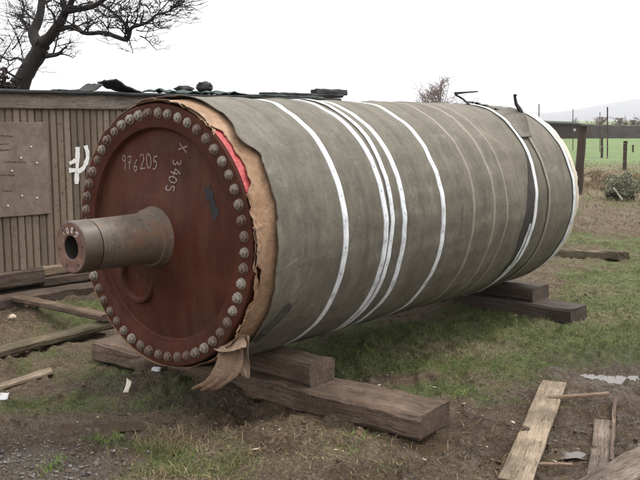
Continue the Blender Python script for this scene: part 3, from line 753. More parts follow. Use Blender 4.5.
M['fascia'] = m_wood('fascia_board', (.15, .12, .10), (.215, .18, .15), (.28, .24, .205), 'Y', .8, .4)
M['fascia_dark'] = m_wood('fascia_dark_board', (.075, .052, .040), (.11, .08, .062), (.15, .115, .09), 'Y', .8, .4)
M['sill'] = m_wood('sill_beam', (.055, .038, .028), (.09, .064, .048), (.13, .098, .075), 'Y', .85, .5)
M['sill_pale'] = m_wood('pale_sill_piece', (.16, .115, .075), (.23, .17, .115), (.29, .22, .16), 'Y', .85, .4)
M['felt'] = m_simple('roofing_felt', (.012, .013, .013), (.03, .031, .030), 6, .8, .6, .02)
M['green_tarp'] = m_simple('green_tarpaulin', (0.0060, 0.0200, 0.0160), (0.0125, 0.0375, 0.0290), 5, .55, .6, .02)
M['notice'] = m_simple('brown_panel', (.125, .092, .07), (.175, .132, .103), 2.4, .6, .3, .005, (.225, .18, .145))
ST = 2.015    # underside of roof
# front wall: tongue boards with grooves as one sheet
y0w, y1w = -2.6, 4.25; V = []; Fc = []; pit = .078
nb = int((y1w-y0w)/pit)
for i in range(nb):
    ya = y0w+i*pit; yb = ya+pit; dx = .006*random.random(); z0 = .27+.012*random.random()
    p = [(-.03, ya), (dx-.002, ya+.009), (dx+.003, ya+.016), (dx+.003, yb-.012), (dx-.002, yb-.007), (-.03, yb)]
    b = len(V)
    for (x, y) in p: V += [(x, y, z0), (x, y, ST)]
    for j in range(len(p)-1): Fc.append((b+2*j, b+2*j+2, b+2*j+3, b+2*j+1))
wallf = from_np('board_wall', V, Fc, M['boards'], shed); wallf.modifiers.new('thickness', 'SOLIDIFY').thickness = .02
sbox('back_wall', -2.5, -2.46, y0w, y1w, .2, ST+.12, M['boards'], 4)
sbox('end_wall', -2.45, -.03, y1w-.05, y1w-.01, .2, ST+.05, M['boards'], 5); sbox('end_wall', -2.45, -.03, y0w+.01, y0w+.05, .2, ST+.05, M['boards'], 5)
sbox('fascia', .004, .05, -.42, y1w+.05, ST-.125, ST+.035, M['fascia'], 7, .003, 40)
sbox('fascia', .004, .055, y0w, -.425, ST-.13, ST+.035, M['fascia_dark'], 8, .003)
sbox('sill', -.06, .07, y0w, -.03, .115, .275, M['sill'], 9, .008)
sbox('sill', -.06, .055, -.03, .46, .18, .285, M['sill_pale'], 10, .006)
sbox('sill', -.06, .06, -.03, y1w, .07, .178, M['sill'], 11, .006, 40)
sbox('sill', -.06, .05, .465, y1w, .18, .275, M['sill'], 13, .006, 40)
sbox('skid', -.30, .25, y0w, y1w, -.06, .062, M['sill'], 12, .012, 50)
# roof: sagging felt sheet with thickness
V = []; Fc = []; nx, ny = 10, 60
for i in range(nx+1):
    for j in range(ny+1):
        x = .10-2.75*i/nx; y = y0w-.1+(y1w-y0w+.2)*j/ny
        z = ST+.055+.10*(-x+.1)/2.7+.012*nz(x*2, y*2)+(.010*nz(y*5, 3) if i == 0 else 0)
        V.append((x, y, z))
for i in range(nx):
    for j in range(ny): a = i*(ny+1)+j; Fc.append((a, a+1, a+ny+2, a+ny+1))
rf = from_np('roof', V, Fc, M['felt'], shed, True); rf.modifiers.new('thickness', 'SOLIDIFY').thickness = .035
# panel fixed on the wall, with old lettering worn to scratches and screw heads
def S(px, py, x=0.0):       # pixel -> shed-local (x fixed): the wall plane
    X, Y, Z = ray(px, py); t = (x+so.x*snor.x+so.y*snor.y)/(X*snor.x+Y*snor.y)
    w = Vector((X*t-so.x, Y*t-so.y, CAM_H+Z*t)); return x, w.dot(sdir), w.z
_, py1, pzt = S(45, 122); _, _, pzb = S(42, 214); _, py0, _ = S(-30, 160)
pan = sbox('notice_panel', .008, .035, py0, py1, pzb, pzt, M['notice'], 15, .003)
for (px, py) in ((31, 147), (21, 158), (37, 163), (12, 171), (37, 198), (22, 196), (8, 206)):
    bm = bmesh.new(); q = S(px, py, .0375); bmesh.ops.create_uvsphere(bm, u_segments=8, v_segments=5, radius=.011, matrix=Matrix.Translation(q))
    from_bm('screw_head', bm, M['pale_paper'], pan, True)
ln = []
for row, (py, xs) in enumerate(((136, (1, 13)), (144, (0, 9)), (150, (0, 10)), (162, (4, 26)), (175, (0, 15)), (191, (3, 12)))):
    x = xs[0]
    while x < xs[1]:
        e = min(xs[1], x+random.uniform(1.2, 3)); ln.append([(x, py+random.uniform(-.5, .5)), (e, py+random.uniform(-.5, .5))]); x = e+.8
def on_pan(u, v, off): return S(u, v, .0385)
strokes('worn_lettering', ln, 1.1, M['sill'], pan, on_pan)
# white painted mark on the boards
def on_wall(u, v, off): return S(u, v, .0125)
strokes('painted_mark', [[(77.6, 147), (77.4, 160), (77, 172), (76.6, 184)]], 4.2, M['paint'], shed, on_wall)
strokes('painted_mark', [[(85.5, 145.5), (87.5, 152), (87.6, 158), (86, 163), (83.5, 168), (80, 171)]], 4.0, M['paint'], shed, lambda u, v, o: S(u, v, .0138))
strokes('painted_mark', [[(69.5, 163.5), (75.5, 160.5)], [(69, 170.5), (76, 170), (81, 171.5)]], 4.2, M['paint'], shed, lambda u, v, o: S(u, v, .0150))

# rubbish lying on the shed roof
def roof_z(x): return ST+.055+.10*(-x+.1)/2.7+.02
def srot(p): return Vector((so.x+snor.x*p[0]+sdir.x*p[1], so.y+snor.y*p[0]+sdir.y*p[1], p[2]))
def roof_y(px, x): return S(px, 95, x)[1]
def roof_sheet(name, y0, y1, x0, x1, zf, mat, label, cat, n=24, m=8, th=.012):
    V = []; Fc = []
    for i in range(n+1):
        for j in range(m+1):
            u, v = i/n, j/m; x = x0+(x1-x0)*v; y = y0+(y1-y0)*u
            V.append(tuple(srot((x, y, roof_z(x)-.012+zf(u, v)))))
    for i in range(n):
        for j in range(m): a = i*(m+1)+j; Fc.append((a, a+1, a+m+2, a+m+1))
    o = from_np(name, V, Fc, mat, None, True); o.modifiers.new('thickness', 'SOLIDIFY').thickness = th
    rebase(o); tag(o, label, cat); return o
roof_sheet('roofing_felt', roof_y(60, -.3), roof_y(96, -.3), -.5, -.15, lambda u, v: .02*abs(nz(u*5, v*3))+.075*max(0, (u-.6)/.4)**2, M['felt'], 'dark felt offcut on the shed roof with its right corner curled up', 'roofing felt')
roof_sheet('roofing_felt', roof_y(112, -.3), roof_y(137, -.3), -.6, -.2, lambda u, v: .01+.12*max(0, (1-u))**1.4*(.8+.3*v)+.02*nz(u*4, v*4), M['felt'], 'dark felt sheet tilted steeply up on the shed roof above the red disc', 'roofing felt', th=.02)
roof_sheet('tarpaulin', roof_y(165, -.4), roof_y(236, -.4), -.9, -.15, lambda u, v: .0+.06*abs(nz(u*7, v*3))+.02*math.sin(v*9+u*6)**2, M['green_tarp'], 'dark green crumpled tarpaulin in the middle of the shed roof', 'tarpaulin')
roof_sheet('tarpaulin', roof_y(236, -.4), roof_y(308, -.4), -.7, -.1, lambda u, v: .005+.02*abs(nz(u*9, v*3)), M['green_tarp'], 'flat green sheet along the shed roof edge right of the crumpled tarpaulin', 'tarpaulin')
def lump(name, p, r, mat, label, cat, seed=0, squash=(1, 1, .7)):
    bm = bmesh.new(); bmesh.ops.create_icosphere(bm, subdivisions=3, radius=1)
    for v in bm.verts:
        q = 1+.35*nz(v.co.x*1.7+seed, v.co.y*1.7, v.co.z*1.7)+.15*nz(v.co.x*4, v.co.y*4+seed, v.co.z*4)
        v.co = Vector((v.co.x*r*squash[0], v.co.y*r*squash[1], v.co.z*r*squash[2]))*q
        v.co += Vector(p)
    o = from_bm(name, bm, mat, None, True); rebase(o); tag(o, label, cat); return o
p = srot((-.45, roof_y(204, -.45), roof_z(-.45)+.075)); lump('sack', p, .10, M['felt'], 'black lumpy sack on the crumpled green tarpaulin on the shed roof', 'sack', 3, (1.1, 1.1, .62))
p = srot((-.45, roof_y(184, -.45), roof_z(-.45)+.045)); lump('sack', p, .085, M['felt'], 'smaller black bundle left of the lumpy sack on the shed roof', 'sack', 5, (1.3, 1.3, .45))
p0 = srot((-.5, roof_y(262, -.5), roof_z(-.5)-.02)); p1 = srot((-.5, roof_y(341, -.5), roof_z(-.5)-.02))
timber('roof_batten', p0, p1, .12, .05, M['felt'], 'long black batten at the right end of the shed roof', 'batten', seed=41, wob=.012)
p0 = srot((-.55, roof_y(314, -.55), roof_z(-.5)+.025)); p1 = srot((-.55, roof_y(344, -.55), roof_z(-.5)+.02))
timber('roof_block', p0, p1, .14, .075, M['felt'], 'black block on top of the batten at the right end of the shed roof', 'block', seed=42, wob=.02)
p0 = srot((-.25, roof_y(-40, -.25), roof_z(-.25)+.004)); p1 = srot((-.25, roof_y(62, -.25), roof_z(-.25)+.004))

# ------------------------------------------------------------------ BARE TREES
M['bark'] = m_simple('bark', (0.0110, 0.0088, 0.0077), (0.0220, 0.0182, 0.0154), 6, .9, .8, .03, (0.0385, 0.0363, 0.0303), (1, 1, .4))
M['twig'] = m_simple('twig_bark', (0.0121, 0.0094, 0.0088), (0.0248, 0.0198, 0.0182), 6, .9, .3)
M['hedge_twig'] = m_simple('hedge_twigs', (.045, .03, .026), (.08, .058, .05), 1, .9, .2)
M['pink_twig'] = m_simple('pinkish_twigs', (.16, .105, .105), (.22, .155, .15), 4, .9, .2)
def twig_mesh(segs):
    """segs: list of (p0, p1, r0, r1): three sided tubes in one mesh"""
    V = []; Fc = []
    for (a, b, r0, r1) in segs:
        d = (b-a)
        if d.length < 1e-6: continue
        d.normalize(); u = d.cross(Vector((.3, .5, .81))); u.normalize(); w = d.cross(u); base = len(V)
        for (p, r) in ((a, r0), (b, r1)):
            for k in range(4):
                q = p+(u*math.cos(PI/2*k)+w*math.sin(PI/2*k))*r; V.append((q.x, q.y, q.z))
        for k in range(4): Fc.append((base+k, base+(k+1) % 4, base+4+(k+1) % 4, base+4+k))
    return V, Fc
def grow(segs, p, d, length, r, depth, rnd, droop=0.0, minr=.004):
    n = 4; q = p.copy(); dd = d.copy()
    for i in range(n):
        dd = (dd+Vector((rnd.gauss(0, .17), rnd.gauss(0, .17), rnd.gauss(0, .17)+droop))).normalized()
        q2 = q+dd*(length/n); ra = r*(1-.55*i/n); rb = r*(1-.55*(i+1)/n)
        segs.append((q, q2, max(ra, minr), max(rb, minr)))
        if depth > 0:
            for _ in range(rnd.choice((1, 1, 2)) if depth > 1 else rnd.choice((0, 1, 1, 2))):
                s = Vector((rnd.gauss(0, 1), rnd.gauss(0, 1), rnd.gauss(0, 1))); s = (s-s.dot(dd)*dd).normalized()
                nd = (dd*rnd.uniform(.35, .9)+s*rnd.uniform(.5, .95)).normalized()
                if nd.z < -.1: nd.z *= -.45; nd.normalize()
                grow(segs, q2, nd, length*rnd.uniform(.45, .72), max(rb*.6, minr), depth-1, rnd, droop, minr)
        q = q2
TD = 15.0
def limb_pts(pl):
    out = []
    for (px, py, dz, w) in pl: out.append((atd(px, py, TD+dz), w*1.08/F_PX*TD/2))
    return out
limbs = [
 [(4, 224, 0, 26), (7, 160, 0, 22), (12, 112, 0, 19), (20, 88, 0, 17), (27, 72, 0, 15.5), (36, 55, 0, 15), (42, 45, 0, 15)],
 [(42, 45, 0, 14), (36, 40, .1, 11), (33, 32, .2, 9.5), (37, 22, .3, 8), (41, 10, .4, 7), (42, -8, .5, 6.5), (38, -30, .6, 5), (30, -60, .9, 3)],
 [(42, 45, 0, 13), (50, 38, -.1, 10), (55, 29, -.2, 9), (62, 19, -.3, 8), (66, 11, -.4, 7)],
 [(66, 11, -.4, 6), (75, 10, -.6, 5.5), (86, 8, -.9, 5), (98, 3, -1.2, 4.5), (110, -6, -1.5, 3.5), (122, -18, -1.8, 2.5), (132, -34, -2, 1.6)],
 [(66, 11, -.4, 6), (63, 2, -.3, 5), (58, -12, 0, 4.5), (62, -30, .3, 3.5), (70, -55, .5, 2.5)],
 [(60, 30, -.2, 4.5), (68, 27, -.4, 4), (76, 27, -.6, 4), (82, 32, -.8, 4), (90, 33, -1, 3.8), (104, 32.5, -1.2, 3.6), (116, 37, -1.4, 3.6), (127, 39, -1.6, 4), (131, 28, -1.7, 3), (140, 25, -1.9, 2.6), (150, 21, -2.1, 2.1), (156, 15, -2.2, 1.8), (168, 12, -2.4, 1.3)],
 [(46, 56, 0, 5), (55, 55, -.3, 4), (61, 52, -.5, 3)],
 [(98, 3, -1.2, 3), (108, 9, -1.4, 2.4), (118, 17, -1.5, 2.2), (125, 25, -1.6, 2.0), (128, 36, -1.6, 1.8)],
 [(36, 40, .1, 4), (28, 28, .6, 2.4), (21, 20, .9, 1.8), (24, 8, 1.1, 1.4), (20, -4, 1.2, 1)],
 [(30, 66, 0, 4), (18, 58, .6, 2.2), (8, 60, 1, 1.6), (-6, 52, 1.4, 1.2)],
 [(56, 26, -.2, 3), (52, 12, .2, 2), (47, 6, .5, 1.6), (50, -8, .8, 1.2)],
 [(24, 80, 0, 3), (14, 76, -.5, 2), (2, 70, -.9, 1.6), (-12, 72, -1.2, 1.2)],
 [(42, 5, .4, 3), (54, -2, .8, 2.2), (70, -10, 1.0, 1.6)],
]
tree = empty('bare_tree', limb_pts(limbs[0])[0][0]*1.0); tree.location.z = 0
tag(tree, 'large bare dark tree with crooked spreading limbs rising behind the shed', 'tree')
toff = Vector(tree.location)
bm = bmesh.new(); segs = []; rnd = random.Random(5)
for li, pl in enumerate(limbs):
    pts = limb_pts(pl)
    # smooth resample
    P_ = []; R2 = []
    for i in range(len(pts)-1):
        (a, ra), (b, rb) = pts[i], pts[i+1]; m = 4
        p_1 = pts[max(0, i-1)][0]; p2 = pts[min(len(pts)-1, i+2)][0]
        for s in range(m):
            u = s/m
            q = .5*((2*a)+(-p_1+b)*u+(2*p_1-5*a+4*b-p2)*u*u+(-p_1+3*a-3*b+p2)*u**3)
            r = ra+(rb-ra)*u
            q += Vector((nz(q.x*3, q.z*3, li), nz(q.z*3, q.x*3, li+5), nz(q.x*3+4, q.z*3, li)))*r*.35
            P_.append(q-toff); R2.append(r*(1+.12*nz(i+u*2, li*3.1)))
    P_.append(pts[-1][0]-toff); R2.append(pts[-1][1])
    tube_bm(bm, P_, R2, 9)
    if li == 0: continue
    for i in range(2, len(P_)):
        d = (P_[i]-P_[i-1]).normalized(); big = R2[i]
        pr = .42 if li in (5, 7, 3) else .30
        if rnd.random() < pr:
            s = Vector((rnd.gauss(0, 1), rnd.gauss(0, .9), rnd.gauss(.15, 1))); s = (s-s.dot(d)*d).normalized()
            if s.z < -.1: s.z *= -.3
            grow(segs, P_[i], (d*.4+s).normalized(), rnd.uniform(.28, .62), max(.011, min(.02, big*.45)), 2, rnd, .0)
    grow(segs, P_[-1], (P_[-1]-P_[-3]).normalized(), .28 if li in (5, 7, 6) else .55, R2[-1]*.8, 3 if li not in (6, 7) else 2, rnd, -.02)
trunk = from_bm('trunk', bm, M['bark'], tree, True)
for (px, py, dz) in [(146, 24, -2), (152, 20, -2.1), (160, 14, -2.2), (168, 12, -2.4), (136, 30, -1.8), (140, 36, -1.8), (3, 40, 1), (0, 62, 1), (8, 20, 1.2), (12, 50, .8), (0, 78, .4), (120, 8, -1.6), (108, 2, -1.4), (90, 4, -.8), (145, 5, -2), (160, 3, -2.2)]:
    p = atd(px, py, TD+dz)-toff
    grow(segs, p, Vector((rnd.uniform(-.3, 1) if px > 50 else rnd.uniform(-1, .4), rnd.gauss(0, .4), rnd.uniform(-.5, .7))).normalized(), rnd.uniform(.28, .42) if px > 50 else rnd.uniform(.5, .8), .012, 2, rnd, -.02)
v, f = twig_mesh(segs); from_np('crown', v, f, M['twig'], tree)

# dark ivy-like bush at the left edge behind the shed
def bush(name, px, py_top, d, w, h, mat, label, cat, n=900, seed=1, base=None, leaf=.05, group=None):
    c = atd(px, py_top, d); root = empty(name, (c.x, d, 0)); tag(root, label, cat, group)
    rnd = random.Random(seed); segs = []
    top = c.z
    bz = 0
    for i in range(14):
        a = rnd.uniform(0, 6.28); grow(segs, Vector((rnd.uniform(-.2, .2)*w, rnd.uniform(-.2, .2)*w, 0)), Vector((math.cos(a)*.5*w/h, math.sin(a)*.5*w/h, 1)).normalized(), top*.42, .02, 1, rnd, 0, .006)
    v, f = twig_mesh(segs); from_np('stem', v, f, M['twig'], root)
    V = []; Fc = []
    for i in range(n):
        while True:
            q = Vector((rnd.uniform(-1, 1), rnd.uniform(-1, 1), rnd.uniform(-1, 1)))
            if q.length < .85+.75*nz(q.x*2.2+seed, q.y*2.2, q.z*2.2): break
        p = Vector((q.x*w/2, q.y*w/2, top-h/2+q.z*h/2))
        a = Vector((rnd.gauss(0, 1), rnd.gauss(0, 1), rnd.gauss(0, 1))).normalized(); b = a.cross(Vector((rnd.gauss(0, 1), rnd.gauss(0, 1), rnd.gauss(0, 1)))).normalized()
        s = leaf*rnd.uniform(.6, 1.4); k = len(V)
        for (x, y) in ((-1, 0), (0, -.5), (1, 0), (0, .5)): r = p+a*x*s+b*y*s; V.append((r.x, r.y, r.z))
        Fc.append((k, k+1, k+2, k+3))
    from_np('foliage', V, Fc, mat, root); return root
M['ivy'] = m_simple('dark_ivy', (.022, .014, .012), (.042, .028, .022), 5, .8, .2)
M['greybush'] = m_simple('grey_green_leaves', (0.0980, 0.1045, 0.0644), (0.1568, 0.1591, 0.1023), 5, .8, .2, .01, (0.2352, 0.2272, 0.1590))
bush('dark_bush', -3, 68, 13.5, .62, .9, M['ivy'], 'dark brown bush behind the shed at the left edge', 'bush', 1600, 4, leaf=.045)
bush('shrub', 625, 172, 19.5, .95, .66, M['greybush'], 'small grey green shrub beside the dry grass mound by the fence', 'shrub', 3600, 8, leaf=.024)

def far_tree(px, ptop, d, w, n, seed, label, name='bare_tree'):
    c = atd(px, ptop, d); H = c.z; root = empty(name, (c.x, d, 0)); tag(root, label, 'tree')
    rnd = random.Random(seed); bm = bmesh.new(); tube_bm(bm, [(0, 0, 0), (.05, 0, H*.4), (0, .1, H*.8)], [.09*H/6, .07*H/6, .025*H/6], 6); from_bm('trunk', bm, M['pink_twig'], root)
    segs = []
    for i in range(n):
        z = H*rnd.uniform(.15, .8); a = rnd.uniform(0, 6.28)
        grow(segs, Vector((0, 0, z)), Vector((math.cos(a)*.35, math.sin(a)*.35, 1)).normalized(), (H-z)*rnd.uniform(.4, .95) if w < .4*H else w*rnd.uniform(.5, 1), .035, 2, rnd, .05, .016)
    segs = [s for s in segs if s[1].z < H*1.02]
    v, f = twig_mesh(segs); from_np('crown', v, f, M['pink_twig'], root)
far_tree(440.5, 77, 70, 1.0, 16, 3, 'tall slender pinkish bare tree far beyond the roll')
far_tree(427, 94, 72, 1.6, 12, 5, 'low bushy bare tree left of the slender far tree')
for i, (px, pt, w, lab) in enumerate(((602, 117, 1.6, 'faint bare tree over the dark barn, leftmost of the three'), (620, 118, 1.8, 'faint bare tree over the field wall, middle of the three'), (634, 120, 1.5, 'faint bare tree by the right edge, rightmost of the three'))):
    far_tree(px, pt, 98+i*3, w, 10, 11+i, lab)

# ------------------------------------------------------------------ FENCE, far barn, wall, hill
def post(px, py_b, py_t, wpx, lean, label, name='fence_post', mat='post_wood', group=None, top_px=None):
    b = at(px, py_b); d = b.y; t_ = atd(top_px if top_px is not None else px, py_t, d); r = wpx/F_PX*d/2
    bm = bmesh.new(); n = 9; pts = []; rad = []
    for i in range(9):
        u = i/8; p = Vector((0, 0, -.1)).lerp(Vector((t_.x-b.x, .04*lean, t_.z)), u); p += Vector((nz(u*3, px), nz(u*3, px+4), 0))*r*.2; pts.append(p); rad.append(r*(1+.08*nz(u*5, px*.3)))
    tube_bm(bm, pts, rad, n); o = from_bm(name, bm, M[mat], None, True); o.location = (b.x, b.y, 0); tag(o, label, 'post', group); return b, t_
fp = []
fp.append(post(578, 195, 126, 8.5, 1, 'thick dark leaning fence post just beyond the far end of the roll', top_px=583.5))
fp.append(post(624.5, 170, 141, 4.0, 1, 'shorter fence post right of the thick one, behind the grey green shrub', top_px=626))
fp.append(post(602, 158, 138, 2.4, 0, 'thin far fence post in the pasture between the two nearer posts'))
fp.append(post(633, 152, 145, 1.8, 0, 'small far fence post near the right edge of the pasture'))
post(607.5, 158, 107, 1.3, 0, 'tall thin pole standing in the pasture beyond the fence', 'slim_pole')
post(539, 158, 104, 1.0, 0, 'thin pole rising behind the far end of the roll', 'slim_pole')
post(573, 150, 109, .8, 0, 'very thin pole left of the thick fence post top', 'slim_pole')
post(600, 152, 112, .7, 0, 'very thin pole just left of the tall thin pole', 'slim_pole')
M['wire'] = m_simple('fence_wire', (.12, .11, .10), (.2, .19, .18), 5, .6, .1)
for k, (a, b) in enumerate(((fp[0], fp[1]), )):
    for h in (.35, .7, 1.0):
        bm = bmesh.new(); pts = []
        for i in range(9):
            u = i/8; p = Vector((a[0].x, a[0].y, h*1.15)).lerp(Vector((b[0].x, b[0].y, h*.95)), u); p.z -= .05*math.sin(PI*u); pts.append(p)
        tube_bm(bm, pts, [.006]*9, 4); o = from_bm('fence_wire', bm, M['wire']); rebase(o); tag(o, {.35: 'lowest sagging strand of fence wire between the two nearer posts', .7: 'middle sagging strand of fence wire between the two nearer posts', 1.0: 'top sagging strand of fence wire between the two nearer posts'}[h], 'wire')
# dry grass mound by the fence
M['mound'] = m_simple('dry_grass_mound', (.17, .125, .08), (.26, .20, .14), 5, .95, .9, .05, (.36, .27, .205))
def mound(px, py, rx, ry, h, label, seed):
    c = at(px, py); V = []; Fc = []; n, m = 40, 14
    for j in range(m+1):
        for i in range(n):
            a = 2*PI*i/n; rr_ = j/m; q = 1+.18*nz(math.cos(a)*2, math.sin(a)*2, seed)
            z = h*(1-rr_*rr_)**1.2*(1+.35*nz(rr_*4*math.cos(a), rr_*4*math.sin(a), seed+3))+.05*nz(rr_*11*math.cos(a), rr_*11*math.sin(a), seed)-.05*rr_
            V.append((rx*q*rr_*math.cos(a), ry*q*rr_*math.sin(a), z))
    for j in range(m):
        for i in range(n): Fc.append((j*n+i, j*n+(i+1) % n, (j+1)*n+(i+1) % n, (j+1)*n+i))
    o = from_np('grass_mound', V, Fc, M['mound'], None, True); o.location = (c.x, c.y, 0); tag(o, label, 'mound')
    return c
mc = mound(597, 187, .85, .7, .36, 'tan mound of dry dead grass beside the thick fence post', 2)
mc2 = mound(640, 186, .6, .6, .26, 'lower tan heap of dead grass right of the shrub', 6)
a = at(622, 200); b = atd(613, 188, a.y+.15)
timber('stick', Vector((a.x, a.y, .0)), b, .05, .03, M['pale_paper'], 'pale stick leaning on the dry grass mound by the shrub', 'stick', seed=51, wob=.002)
lump('clod', at(609, 197)+Vector((0, 0, .05)), .09, M['darkstuff'], 'dark clod at the foot of the dry grass mound', 'clod', 9)
# barn and field wall beyond the pasture
M['barnwall'] = m_simple('barn_boards', (0.0341, 0.0236, 0.0211), (0.0527, 0.0384, 0.0341), .5, .9, .3, .05)
M['barnroof'] = m_simple('barn_roof', (0.0136, 0.0124, 0.0136), (0.0236, 0.0223, 0.0248), .4, .85, .3, .05)
M['fieldwall'] = m_simple('field_wall_stone', (0.0465, 0.0372, 0.0347), (0.0744, 0.0620, 0.0583), .8, .9, .6, .1, (0.0992, 0.0837, 0.0775))
M['whitewash'] = m_simple('white_window', (0.4320, 0.4320, 0.4320), (0.5400, 0.5400, 0.5400), 3, .6, .1)
D1 = 84.0
bl = atd(548.5, 139, D1); br_ = atd(578, 139, D1); tz = atd(560, 121.5, D1).z
barn = empty('low_barn', (bl.x, D1, 0)); tag(barn, 'long low dark brown barn with a black roof across the pasture', 'barn')
W = br_.x-bl.x
def boxpart(name, x0, x1, y0, y1, z0, z1, mat, parent):
    bm = bmesh.new(); bmesh.ops.create_cube(bm, size=1, matrix=Matrix.Translation(((x0+x1)/2, (y0+y1)/2, (z0+z1)/2)) @ Matrix.Diagonal((x1-x0, y1-y0, z1-z0, 1)))
    bmesh.ops.bevel(bm, geom=bm.edges[:], offset=.03, segments=1, affect='EDGES'); return from_bm(name, bm, mat, parent)
boxpart('wall', .12, W, 0, 4, -.1, tz-.22, M['barnwall'], barn)
bm = bmesh.new(); pr = [(-.35, tz-.24), (-.35, tz-.10), (2, tz+.08), (4.3, tz-.10), (4.3, tz-.24)]
A = [bm.verts.new((0, y, z)) for y, z in pr]; Bv = [bm.verts.new((W+.2, y, z-.12)) for y, z in pr]
for i in range(5): bm.faces.new((A[i], A[(i+1) % 5], Bv[(i+1) % 5], Bv[i]))
bm.faces.new(A[::-1]); bm.faces.new(Bv); bmesh.ops.recalc_face_normals(bm, faces=bm.faces[:]); from_bm('roof', bm, M['barnroof'], barn)
wx = atd(574.5, 130, D1).x-bl.x; wz = atd(574.5, 130, D1).z
boxpart('window', wx-.13, wx+.13, -.04, .02, wz-.12, wz+.14, M['whitewash'], barn)
# dry stone wall running on to the right
V = []; Fc = []; x0 = br_.x+.22; n = 220
for i in range(n+1):
    x = x0+40*i/n; top = tz-.26-.12*min(1, i/30)+.09*nz(x*1.3, 2)+.05*nz(x*4, 7)
    for (y, z) in ((-.3, -.1), (-.27, top*.5), (-.22, top-.05), (0, top+.03*nz(x*6, 1)), (.22, top-.05), (.3, -.1)): V.append((x, D1+1+y, z))
for i in range(n):
    for j in range(5): Fc.append((i*6+j, i*6+6+j, i*6+7+j, i*6+j+1))
o = from_np('field_wall', V, Fc, M['fieldwall']); rebase(o); tag(o, 'dark stone field wall running right from the barn along the pasture', 'wall')
hd = empty('bare_hedge', (x0+12, D1+2.2, 0)); tag(hd, 'ragged bare brown hedge running along behind the dark field wall', 'hedge'); rnd = random.Random(77); segs = []
for i in range(230):
    grow(segs, Vector((rnd.uniform(-12, 26), rnd.uniform(-.5, .5), rnd.uniform(.2, .9))), Vector((rnd.gauss(0, .35), rnd.gauss(0, .35), 1)).normalized(), rnd.uniform(.5, 1.1), .03, 2, rnd, .03, .012)
v, f = twig_mesh(segs); from_np('branches', v, f, M['hedge_twig'], hd)
# far hedge line left of the barn, seen only beside the roll: nothing there but field
# hills
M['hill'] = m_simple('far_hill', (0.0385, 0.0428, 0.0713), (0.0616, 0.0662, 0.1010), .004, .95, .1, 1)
def hills(name, D, pts, depth, label, seed):
    xs = np.linspace(pts[0][0], pts[-1][0], 120); zs = np.interp(xs, [p[0] for p in pts], [p[1] for p in pts])
    V = []; Fc = []; m = 10
    for i, (px, py) in enumerate(zip(xs, zs)):
        c = atd(px, py, D)
        for j in range(m+1):
            u = j/m; V.append((c.x*(1+.25*(u-.5)), D+depth*(u-.5), -2+(max(c.z, 2)+2)*math.sin(PI*u)**1.3*(1+.06*nz(px*.05, u*4, seed))))
    for i in range(119):
        for j in range(m): Fc.append((i*(m+1)+j, (i+1)*(m+1)+j, (i+1)*(m+1)+j+1, i*(m+1)+j+1))
    o = from_np(name, V, Fc, M['hill'], None, True); rebase(o); tag(o, label, 'hills', kind='structure')
hills('hills', 3200, [(-900, 119), (350, 119), (480, 116), (560, 112), (590, 107), (615, 102), (640, 98), (670, 93), (760, 90), (900, 100), (1300, 112), (1600, 119)], 1800, 'pale hill fading into the mist beyond the pasture', 4)

# ------------------------------------------------------------------ grass, straw, stones, debris
def blades(name, pts, hmin, hmax, w, mat, lean, seed, label, flat=0.0):
    r = np.random.default_rng(seed); n = len(pts)
    az = r.uniform(0, 2*PI, n); h = r.uniform(hmin, hmax, n)*r.uniform(.6, 1.25, n); ln = np.abs(r.normal(0, lean, n))+flat
    ww = w*r.uniform(.6, 1.4, n); fa = r.uniform(0, 2*PI, n)
    dx, dy = np.cos(az), np.sin(az); sx, sy = np.cos(fa), np.sin(fa)
    V = np.zeros((n, 5, 3))
    for k, (t_, wt) in enumerate(((0, 1), (0, -1), (.55, .8), (.55, -.8), (1, 0))):
        b = ln*t_*t_*1.0+ln*.25*t_
        hh = h*t_*np.cos(np.minimum(ln, 1.45)*t_*.95)
        V[:, k, 0] = pts[:, 0]+dx*b*h+sx*ww*wt*.5; V[:, k, 1] = pts[:, 1]+dy*b*h+sy*ww*wt*.5; V[:, k, 2] = pts[:, 2]-.004+hh
    base = np.arange(n)[:, None]*5
    q = np.concatenate([base+0, base+1, base+3, base+2], 1); tr = np.concatenate([base+2, base+3, base+4], 1)
    me = bpy.data.meshes.new(name); nv = n*5
    me.vertices.add(nv); me.vertices.foreach_set('co', V.reshape(-1))
    lp = np.concatenate([q.ravel(), tr.ravel()]).astype(np.int32); me.loops.add(len(lp)); me.loops.foreach_set('vertex_index', lp)
    ls = np.concatenate([np.arange(n)*4, n*4+np.arange(n)*3]).astype(np.int32); me.polygons.add(2*n); me.polygons.foreach_set('loop_start', ls)
    me.update(); me.validate()
    o = link(name, me, mat); tag(o, label, 'grass', kind='stuff'); return o
def t_blade(name, c1, c2, c3):
    t = NT(name); v = t.coord('Object'); n = t.noise(v, 7, 5, .7); n2 = t.noise(v, 90, 2, .5)
    c = t.mix(.5, t.ramp(n, [(.3, c1), (.5, c2), (.72, c3)]), t.ramp(n2, [(.3, c1), (.5, c2), (.72, c3)]))
    return t.set(c, .7, spec=.25)
M['blade_green'] = t_blade('green_blades', (0.0560, 0.0932, 0.0175), (0.0995, 0.1503, 0.0293), (0.1555, 0.2178, 0.0508))
M['blade_olive'] = t_blade('olive_blades', (0.0617, 0.0677, 0.0246), (0.1080, 0.1092, 0.0425), (0.1646, 0.1583, 0.0709))
M['blade_straw'] = t_blade('straw_blades', (0.1040, 0.0765, 0.0391), (0.1907, 0.1445, 0.0782), (0.2948, 0.2380, 0.1408))
